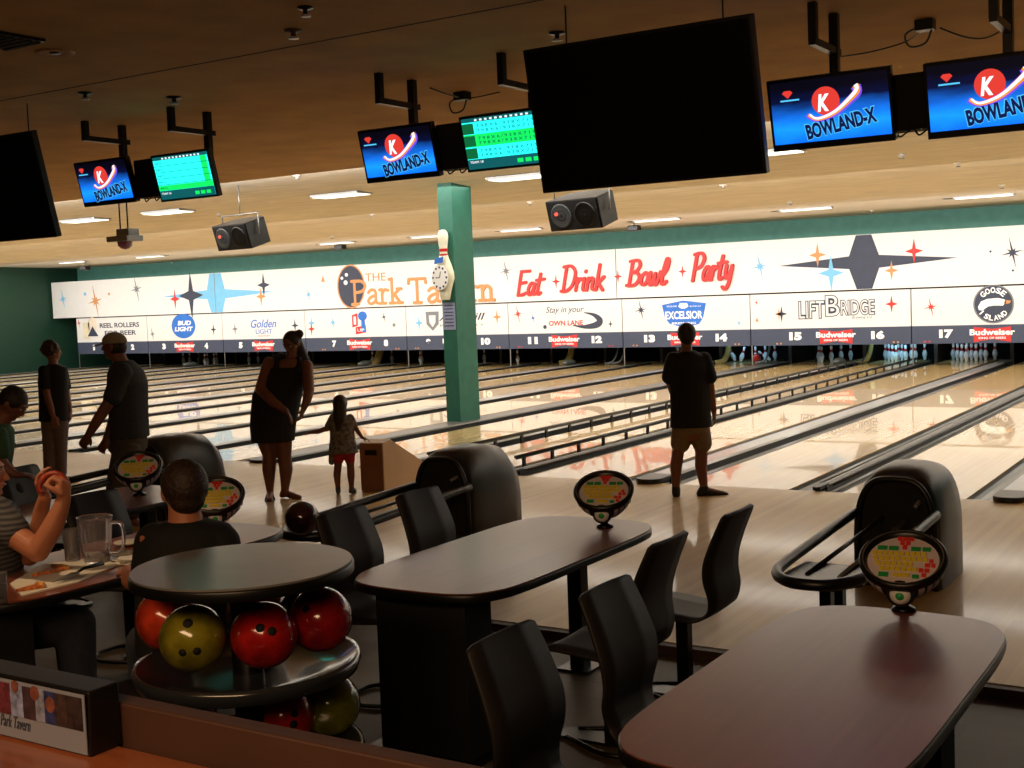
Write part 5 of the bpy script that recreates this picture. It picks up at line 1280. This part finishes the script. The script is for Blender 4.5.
fuse(c, 'patterned_top', mat('grey_patterned_top', (112, 106, 98), .8, var=.35, scale=30), t, .008)
c = MB(); loft_body(c, [(P_(343.5, 448), HR, .11, .085), (P_(344, 455), HR, .115, .09)]); c.capsule(P_(338.5, 453), P_(338.5, 460), .058, .05); c.capsule(P_(349, 453), P_(350, 460), .058, .05); fuse(c, 'red_shorts', mat('red_shorts_cotton', (176, 34, 46), .8), t, .008)
for q, toe in ((P_(338, 487.5), P_(337, 490, .4)), (P_(351.5, 487), P_(358, 489, .25))):
    c = MB(); add_foot(c, q-V(0, 0, .004), toe, .74); fuse(c, 'sandal', mat('grey_sandal', (80, 76, 72), .6), t, .008)
# --- man in the cap, profile facing left
D = 10.6; P_ = Px(D)
t = thing('person', 'man in a pale cap and dark grey tee facing left', 'person', (0, 0, 0))
b = MB(); hc = P_(114, 346); fh = -HR
add_head(b, hc, fh+HF*.1, 1.03)
b.capsule(P_(117, 353), P_(122, 366), .06, .07)
sw_ = HF
def prof(c, ry, rx): return (c, HF, rx, ry)
loft_body(b, [(P_(123, 362), HF, .10, .075), (P_(124.5, 369), HF, .20, .115), (P_(127, 382), HF, .215, .145), (P_(127.5, 400), HF, .20, .145), (P_(128.5, 420), HF, .185, .14), (P_(128.5, 440), HF, .19, .145), (P_(128, 452), HF, .18, .14)])
gz = 0.0
for s_, dd in ((-1, -.1), (1, .1)):
    hip = P_(127, 452, dd); ft = P_(124+s_*9, 520, dd); g = ft.copy(); g.z = .085
    kn = (hip+g)/2+HR*-.03; chain(b, [hip, kn, kn*.55+g*.45, g], [.10, .068, .066, .042]); add_foot(b, g, g-HR)
a = [P_(121, 372, -.20), P_(108, 404, -.26), P_(97, 421, -.26), P_(88.5, 435, -.26)]; chain(b, a, [.062, .052, .046, .032]); add_hand(b, a[-1], P_(82, 446, -.26)-P_(88.5, 435, -.26), HF, 1, 1.02, .5)
a = [P_(125, 372, .20), P_(118, 405, .24), P_(112, 425, .26), P_(106, 440, .26)]; chain(b, a, [.062, .052, .046, .032]); add_hand(b, a[-1], P_(101, 450, .26)-P_(106, 440, .26), HF, 1, 1.0, .5)
fuse(b, 'body', M_skin2, t); face_bits(t, hc, fh+HF*.1, 1.03)
h = MB(); B_ = basis(*frame(fh+HF*.1)); h.ball(hc+HR*.02-V(0, 0, .01), .083, .09, .085, M=B_); fuse(h, 'hair', M_hair, t, .009)
m = MB(); m.ball(hc+V(0, 0, .035)+HR*.006, .088, .108, .086, M=B_, n=24); m.v = [v_ if v_[2] > (hc.z+.022) else (v_[0], v_[1], hc.z+.022) for v_ in m.v]; cp = m.build('cap', mat('pale_grey_cap', (160, 142, 118), .8, var=.05), t)
m = MB(); br = [hc+V(0, 0, .026)+(-HR)*(.075+.105*math.cos(q))+HF*.082*math.sin(q)-V(0, 0, .028*math.cos(q)) for q in [R(-88+176*i/14) for i in range(15)]]
m.add(br+[p+V(0, 0, .008) for p in br], [tuple(range(15))[::-1], tuple(range(15, 30))]+[(i, i+1, 16+i, 15+i) for i in range(14)]); m.build('brim', mat('pale_grey_cap', (0, 0, 0)), t)
c = MB(); loft_body(c, [(P_(123, 360.5), HF, .09, .08), (P_(124.5, 366.5), HF, .19, .115), (P_(126, 373), HF, .235, .145), (P_(127.5, 384), HF, .235, .165), (P_(128, 400), HF, .222, .163), (P_(129, 420), HF, .21, .16), (P_(129.5, 437), HF, .215, .165)])
c.capsule(P_(122, 372, -.19), P_(112.5, 397, -.25), .085, .078); c.capsule(P_(125, 372, .19), P_(119, 398, .24), .085, .078); fuse(c, 'grey_tee_shirt', mat('dark_grey_tee', (44, 44, 45), .85, var=.1, scale=40), t)
c = MB(); loft_body(c, [(P_(129, 430), HF, .20, .15), (P_(128, 450), HF, .205, .155)])
for s_, dd in ((-1, -.1), (1, .1)):
    hip = P_(127, 452, dd); g = P_(124+s_*9, 520, dd); g.z = .14; kn = (hip+g)/2-HR*.03; chain(c, [hip, kn, g], [.125, .095, .078])
fuse(c, 'trousers', mat('dark_brown_trousers', (66, 56, 46), .85, var=.08, scale=40), t)
# --- boy in black tee at the left, standing
foot = onz(56, 484); D = depth(foot); P_ = Px(D)
t = thing('person', 'curly haired kid in a black tee standing with arms down at left', 'person', (0, 0, 0))
b = MB(); hc = P_(52, 351.5); fh = HR*.75+HF*.6
add_head(b, hc, fh, .98)
b.capsule(P_(53, 357), P_(53, 368), .045, .055); rr_ = HR
loft_body(b, [(P_(53, 365), HR, .06, .055), (P_(53, 369), HR, .135, .08), (P_(53, 380), HR, .14, .09), (P_(53.5, 400), HR, .13, .09), (P_(54, 417), HR, .135, .095), (P_(55, 428), HR, .12, .09)])
for s_ in (-1, 1):
    g = foot+HR*s_*.055+HF*s_*.03; g.z = .085; hip = P_(55+s_*4.5, 427); kn = (hip+g)/2; chain(b, [hip, kn, kn*.5+g*.5, g], [.085, .06, .055, .036]); add_foot(b, g, g+HF*.6+HR*.6)
a = [P_(43.5, 372, -.08), P_(47.5, 397, -.12), P_(51, 408, -.13), P_(53, 416, -.13)]; chain(b, a, [.046, .04, .035, .025]); add_hand(b, a[-1], V(0, 0, -1)+HR*.2, HF, 1, .92)
a = [P_(62.5, 372, .08), P_(67, 397, .08), P_(68.5, 404, .04), P_(70, 411, .04)]; chain(b, a, [.046, .04, .034, .025]); add_hand(b, a[-1], V(0, 0, -1)+HR*.05, -HR, -1, .92)
fuse(b, 'body', M_skin2, t); face_bits(t, hc, fh, .98)
h = MB(); random.seed(5); ff = Vector(fh).normalized()
h.ball(hc-ff*.018+V(0, 0, .028), .098, .104, .092)
for i in range(26):
    a_ = random.uniform(0, 2*PI); e_ = random.uniform(-.2, 1.4); d_ = V(math.cos(a_)*math.cos(e_), math.sin(a_)*math.cos(e_), math.sin(e_))
    if d_.dot(ff) > .55 and d_.z < .5: continue
    h.ball(hc-ff*.018+V(0, 0, .025)+d_*.088, .024)
fuse(h, 'curly_hair', mat('brown_curly_hair', (52, 32, 22), .7, var=.3, scale=60), t, .009, 1)
c = MB(); loft_body(c, [(P_(53, 364), HR, .06, .055), (P_(53, 368), HR, .15, .09), (P_(53, 380), HR, .165, .108), (P_(53.5, 400), HR, .158, .108), (P_(54, 421), HR, .165, .115)])
c.capsule(P_(44, 371, -.08), P_(45.5, 386, -.1), .065, .065); c.capsule(P_(62, 371, .08), P_(65.5, 386, .08), .065, .062); fuse(c, 'black_tee_shirt', M_tee, t)
c = MB(); loft_body(c, [(P_(54.5, 416), HR, .15, .105), (P_(55, 428), HR, .15, .11)])
for s_ in (-1, 1):
    g = foot+HR*s_*.055+HF*s_*.03; g.z = .12; hip = P_(55+s_*4.5, 427); kn = (hip+g)/2; chain(c, [hip, kn, g], [.10, .075, .06])
fuse(c, 'grey_trousers', mat('grey_brown_trousers', (96, 82, 78), .85, var=.08, scale=40), t)
for s_ in (-1, 1):
    g = foot+HR*s_*.055+HF*s_*.03; g.z = .085; c = MB(); add_foot(c, g, g+HF*.6+HR*.6, 1.1); fuse(c, 'shoe', M_shoe, t, .01)
# --- leaning boy cut by the left edge
D = 8.35; P_ = Px(D)
t = thing('person', 'boy in a green shirt leaning forward at the far left edge', 'person', (0, 0, 0))
b = MB(); hc = P_(13.5, 403); fh = (HR*.9-HF*.1+V(0, 0, -.75)).normalized()
add_head(b, hc, fh, 1.0, (HR*.5+V(0, 0, 1)))
b.capsule(P_(8, 412), P_(-1, 425), .05, .06)
secs = []
for c_, a_, b_ in ((P_(-3, 424), .09, .07), (P_(-6, 433), .17, .10), (P_(-9, 450), .17, .115), (P_(-12, 470), .16, .115), (P_(-14, 490), .165, .125)): secs.append((c_, HF, a_, b_))
loft_body(b, secs)
a = [P_(-3, 436, -.15), P_(1, 462, -.2), P_(8, 470, -.2), P_(16, 475, -.2)]; chain(b, a, [.05, .042, .038, .026]); add_hand(b, a[-1], HR, V(0, 0, -1), 1, .95)
a = [P_(-3, 436, .15), P_(3, 460, .2), P_(10, 470, .2), P_(18, 474, .2)]; chain(b, a, [.05, .042, .038, .026]); add_hand(b, a[-1], HR, V(0, 0, -1), -1, .95)
for dd in (-.1, .1):
    hip = P_(-12, 492, dd); kn = P_(12, 492, dd); g = kn.copy()+HR*-.05; g.z = ZF+.085; chain(b, [hip, kn, (kn+g)/2, g], [.10, .066, .06, .04]); add_foot(b, g, g+HR)
fuse(b, 'body', M_skin2, t, .01); face_bits(t, hc, fh, 1.0, (HR*.5+V(0, 0, 1)))
h = MB(); r_, f_, u_ = frame(fh, (HR*.5+V(0, 0, 1))); h.ball(hc+u_*.02-f_*.014, .085, .10, .094, M=basis(r_, f_, u_)); fuse(h, 'hair', M_hair, t, .009)
c = MB(); loft_body(c, [(P_(-3, 423), HF, .08, .075), (P_(-5.5, 432), HF, .19, .115), (P_(-8, 450), HF, .19, .135), (P_(-11, 470), HF, .18, .135), (P_(-13, 486), HF, .185, .14)])
c.capsule(P_(-3, 436, -.15), P_(0, 452, -.19), .072, .068); c.capsule(P_(-3, 436, .15), P_(1, 452, .19), .072, .068); fuse(c, 'green_shirt', mat('dark_green_shirt', (52, 84, 56), .85, var=.1, scale=40), t)
c = MB(); loft_body(c, [(P_(-13, 483), HF, .17, .13), (P_(-13, 494), HF, .18, .14)])
for dd in (-.1, .1):
    hip = P_(-12, 492, dd); kn = P_(12, 492, dd); g = kn.copy()+HR*-.05; g.z = ZF+.14; chain(c, [hip, kn, g], [.115, .085, .07])
fuse(c, 'dark_trousers', M_tee, t, .01)
# --- diner in the striped shirt, hands raised with a slice of food
D = 5.75; P_ = Px(D)
t = thing('person', 'diner in a grey striped shirt raising food, cut by left edge', 'person', (0, 0, 0))
b = MB(); hc = P_(-17, 474); fh = (HR+HF*.1).normalized()
add_head(b, hc, fh, 1.03)
b.capsule(P_(-18, 490), P_(-20, 506), .06, .07)
loft_body(b, [(P_(-19, 500), HF, .09, .08), (P_(-18, 510), HF, .20, .12), (P_(-17, 530), HF, .215, .145), (P_(-18, 560), HF, .20, .145), (P_(-20, 600), HF, .20, .155), (P_(-20, 632), HF, .2, .16)])
a = [P_(-4, 515, -.14), P_(16, 536, -.22), P_(38, 551, -.28)]; chain(b, a, [.062, .055, .050]); f2 = [P_(38, 551, -.28), P_(52, 528, -.28), P_(60, 510, -.28), P_(64, 498, -.28)]; chain(b, f2, [.050, .048, .038, .031])
w_ = f2[-1]; dirf = (P_(62, 476, -.28)-w_).normalized()
# raised fist: palm turned left, fingers wrapped round the slice
up_ = dirf; pn = (-HR*.9+HF*.1); sx = -HF
b.capsule(w_, w_+up_*.055, .030, .036)
for k in range(4):
    o_ = (-.030+.020*k); base = w_+up_*(.082-.004*abs(k-1.5))+(-HF)*o_*-1.0+HR*.006
    b.capsule(w_+up_*.03+HF*o_*.8, base, .017, .0135, 10)
    p1 = base+up_*.016-HR*.034; p2 = p1-up_*.012-HR*.024; p3 = p2-up_*.022-HR*.004
    b.capsule(base, p1, .0125, .0115, 10); b.capsule(p1, p2, .0115, .0105, 10); b.capsule(p2, p3, .0105, .009, 10)
tb = w_+up_*.025-HF*.03; t1 = tb-HR*.03-HF*.012+up_*.022; t2 = t1-HR*.03+up_*.018
b.capsule(tb, t1, .017, .014, 10); b.capsule(t1, t2, .0135, .011, 10)
a = [P_(-8, 516, .16), P_(12, 552, .1), P_(30, 556, .06)]; chain(b, a, [.062, .052, .046]); f3 = [P_(30, 556, .06), P_(38, 530, -.08), P_(42, 508, -.14), P_(45, 497, -.2)]; chain(b, f3, [.046, .04, .034, .028]); add_hand(b, f3[-1], V(0, 0, 1)-HR*.3, HR, 1, 1.0, .6)
for dd in (-.1, .1):
    hip = P_(-16, 632, dd); kn = hip+HR*.42+V(0, 0, .02); g = kn.copy(); g.z = ZF+.085; chain(b, [hip, kn, (kn+g)/2, g], [.10, .068, .062, .04]); add_foot(b, g, g+HR)
fuse(b, 'body', M_skin, t, .0065); face_bits(t, hc, fh, 1.03)
h = MB(); h.ball(hc+V(0, 0, .022)-fh*.016, .087, .10, .094, M=basis(*frame(fh))); fuse(h, 'hair', M_hair, t, .009)
c = MB(); loft_body(c, [(P_(-19, 498), HF, .09, .085), (P_(-18, 507), HF, .20, .13), (P_(-16, 518), HF, .235, .155), (P_(-15, 540), HF, .235, .17), (P_(-17, 570), HF, .22, .17), (P_(-19, 612), HF, .22, .175)])
c.capsule(P_(-5, 514, -.13), P_(12, 531, -.21), .086, .078); c.capsule(P_(-8, 516, .15), P_(6, 540, .12), .08, .076)
ms = bpy.data.materials.new('striped_shirt_cloth'); ms.use_nodes = True; nt = ms.node_tree; bs = nt.nodes['Principled BSDF']; bs.inputs['Roughness'].default_value = .85
tc = nt.nodes.new('ShaderNodeTexCoord'); wv = nt.nodes.new('ShaderNodeTexWave'); wv.bands_direction = 'Z'; wv.inputs['Scale'].default_value = 14; wv.inputs['Distortion'].default_value = 1.2; wv.inputs['Detail'].default_value = 1
rp = nt.nodes.new('ShaderNodeValToRGB'); rp.color_ramp.elements[0].color = lin((36, 38, 44)); rp.color_ramp.elements[1].color = lin((92, 90, 92))
nt.links.new(tc.outputs['Object'], wv.inputs['Vector']); nt.links.new(wv.outputs['Fac'], rp.inputs['Fac']); nt.links.new(rp.outputs['Color'], bs.inputs['Base Color'])
fuse(c, 'striped_shirt', ms, t, .008)
c = MB(); loft_body(c, [(P_(-19, 612), HF, .19, .165), (P_(-19, 640), HF, .2, .17)])
for dd in (-.1, .1):
    hip = P_(-16, 632, dd); kn = hip+HR*.42+V(0, 0, .02); g = kn.copy(); g.z = ZF+.14; chain(c, [hip, kn, g], [.115, .09, .075])
fuse(c, 'trousers', mat('dark_denim', (34, 38, 52), .85, var=.1, scale=40), t, .01)
fd = thing('held_food', 'reddish crust of food held up in the raised hand', 'food', tuple(w_+up_*.078-HR*.04))
m = MB(); m.tube(catmull([V(.06, 0, -.01), V(.02, 0, .03), V(-.035, 0, .02), V(-.06, -.01, -.02), V(-.05, -.01, -.05)], 4), [.014]*17, 8)
m.v = [tuple(Matrix.Rotation(YAW, 4, 'Z') @ Vector(v_)) for v_ in m.v]; m.build('crust', mat('red_brown_crust', (150, 48, 24), .5, var=.3, scale=50), fd)
# --- diner in black seen from behind
D = 4.95; P_ = Px(D)
t = thing('person', 'diner in a black shirt seen from behind beside the round rack', 'person', (0, 0, 0))
b = MB(); hc = P_(184, 489); fh = (HF*.9-HR*.45).normalized(); sh = rot(HR, 12)
add_head(b, hc, fh, 1.08)
b.capsule(P_(184, 503), P_(186, 527), .062, .07)
loft_body(b, [(P_(186, 522), sh, .09, .075), (P_(187, 531), sh, .185, .10), (P_(188, 548), sh, .20, .125), (P_(188, 580), sh, .185, .125), (P_(188, 620), sh, .18, .13), (P_(188, 660), sh, .19, .14)])
a = [P_(154, 542), P_(148, 585, -.05), P_(132, 580, .12), P_(128, 572, .3)]; chain(b, a, [.06, .05, .044, .03]); add_hand(b, a[-1], HF-HR*.2, V(0, 0, -1), 1, 1.0)
a = [P_(222, 542), P_(227, 590, -.03), P_(225, 592, .15), P_(205, 585, .3)]; chain(b, a, [.06, .05, .044, .03]); add_hand(b, a[-1], HF-HR*.6, V(0, 0, -1), -1, 1.0)
for q in (-1, 1):
    hip = P_(188+q*22, 668); kn = hip+fh*.42; g = kn.copy(); g.z = ZF+.085; chain(b, [hip, kn, (kn+g)/2, g], [.10, .068, .062, .04]); add_foot(b, g, g+fh)
fuse(b, 'body', M_skin, t, .008); face_bits(t, hc, fh, 1.08)
h = MB(); h.ball(hc+V(0, 0, .022)-fh*.016, .094, .112, .104, M=basis(*frame(fh))); h.ball(hc-fh*.05-V(0, 0, .035), .072, .06, .06, M=basis(*frame(fh))); fuse(h, 'hair', mat('short_dark_brown_hair', (44, 28, 18), .6, var=.3, scale=70, bump=.6), t, .008)
c = MB(); loft_body(c, [(P_(186, 520), sh, .085, .08), (P_(187, 527), sh, .17, .105), (P_(188, 537), sh, .19, .125), (P_(188, 552), sh, .20, .14), (P_(188, 585), sh, .205, .145), (P_(188, 650), sh, .205, .155)])
c.capsule(P_(154, 542), P_(149, 572, -.04), .078, .072); c.capsule(P_(221, 543), P_(226, 575, -.03), .078, .072); fuse(c, 'black_shirt', M_tee, t, .009)
c = MB(); loft_body(c, [(P_(188, 648), sh, .185, .14), (P_(188, 676), sh, .19, .15)])
for q in (-1, 1):
    hip = P_(188+q*22, 668); kn = hip+fh*.42; g = kn.copy(); g.z = ZF+.14; chain(c, [hip, kn, g], [.115, .09, .075])
fuse(c, 'trousers', MATS['dark_denim'], t, .01)
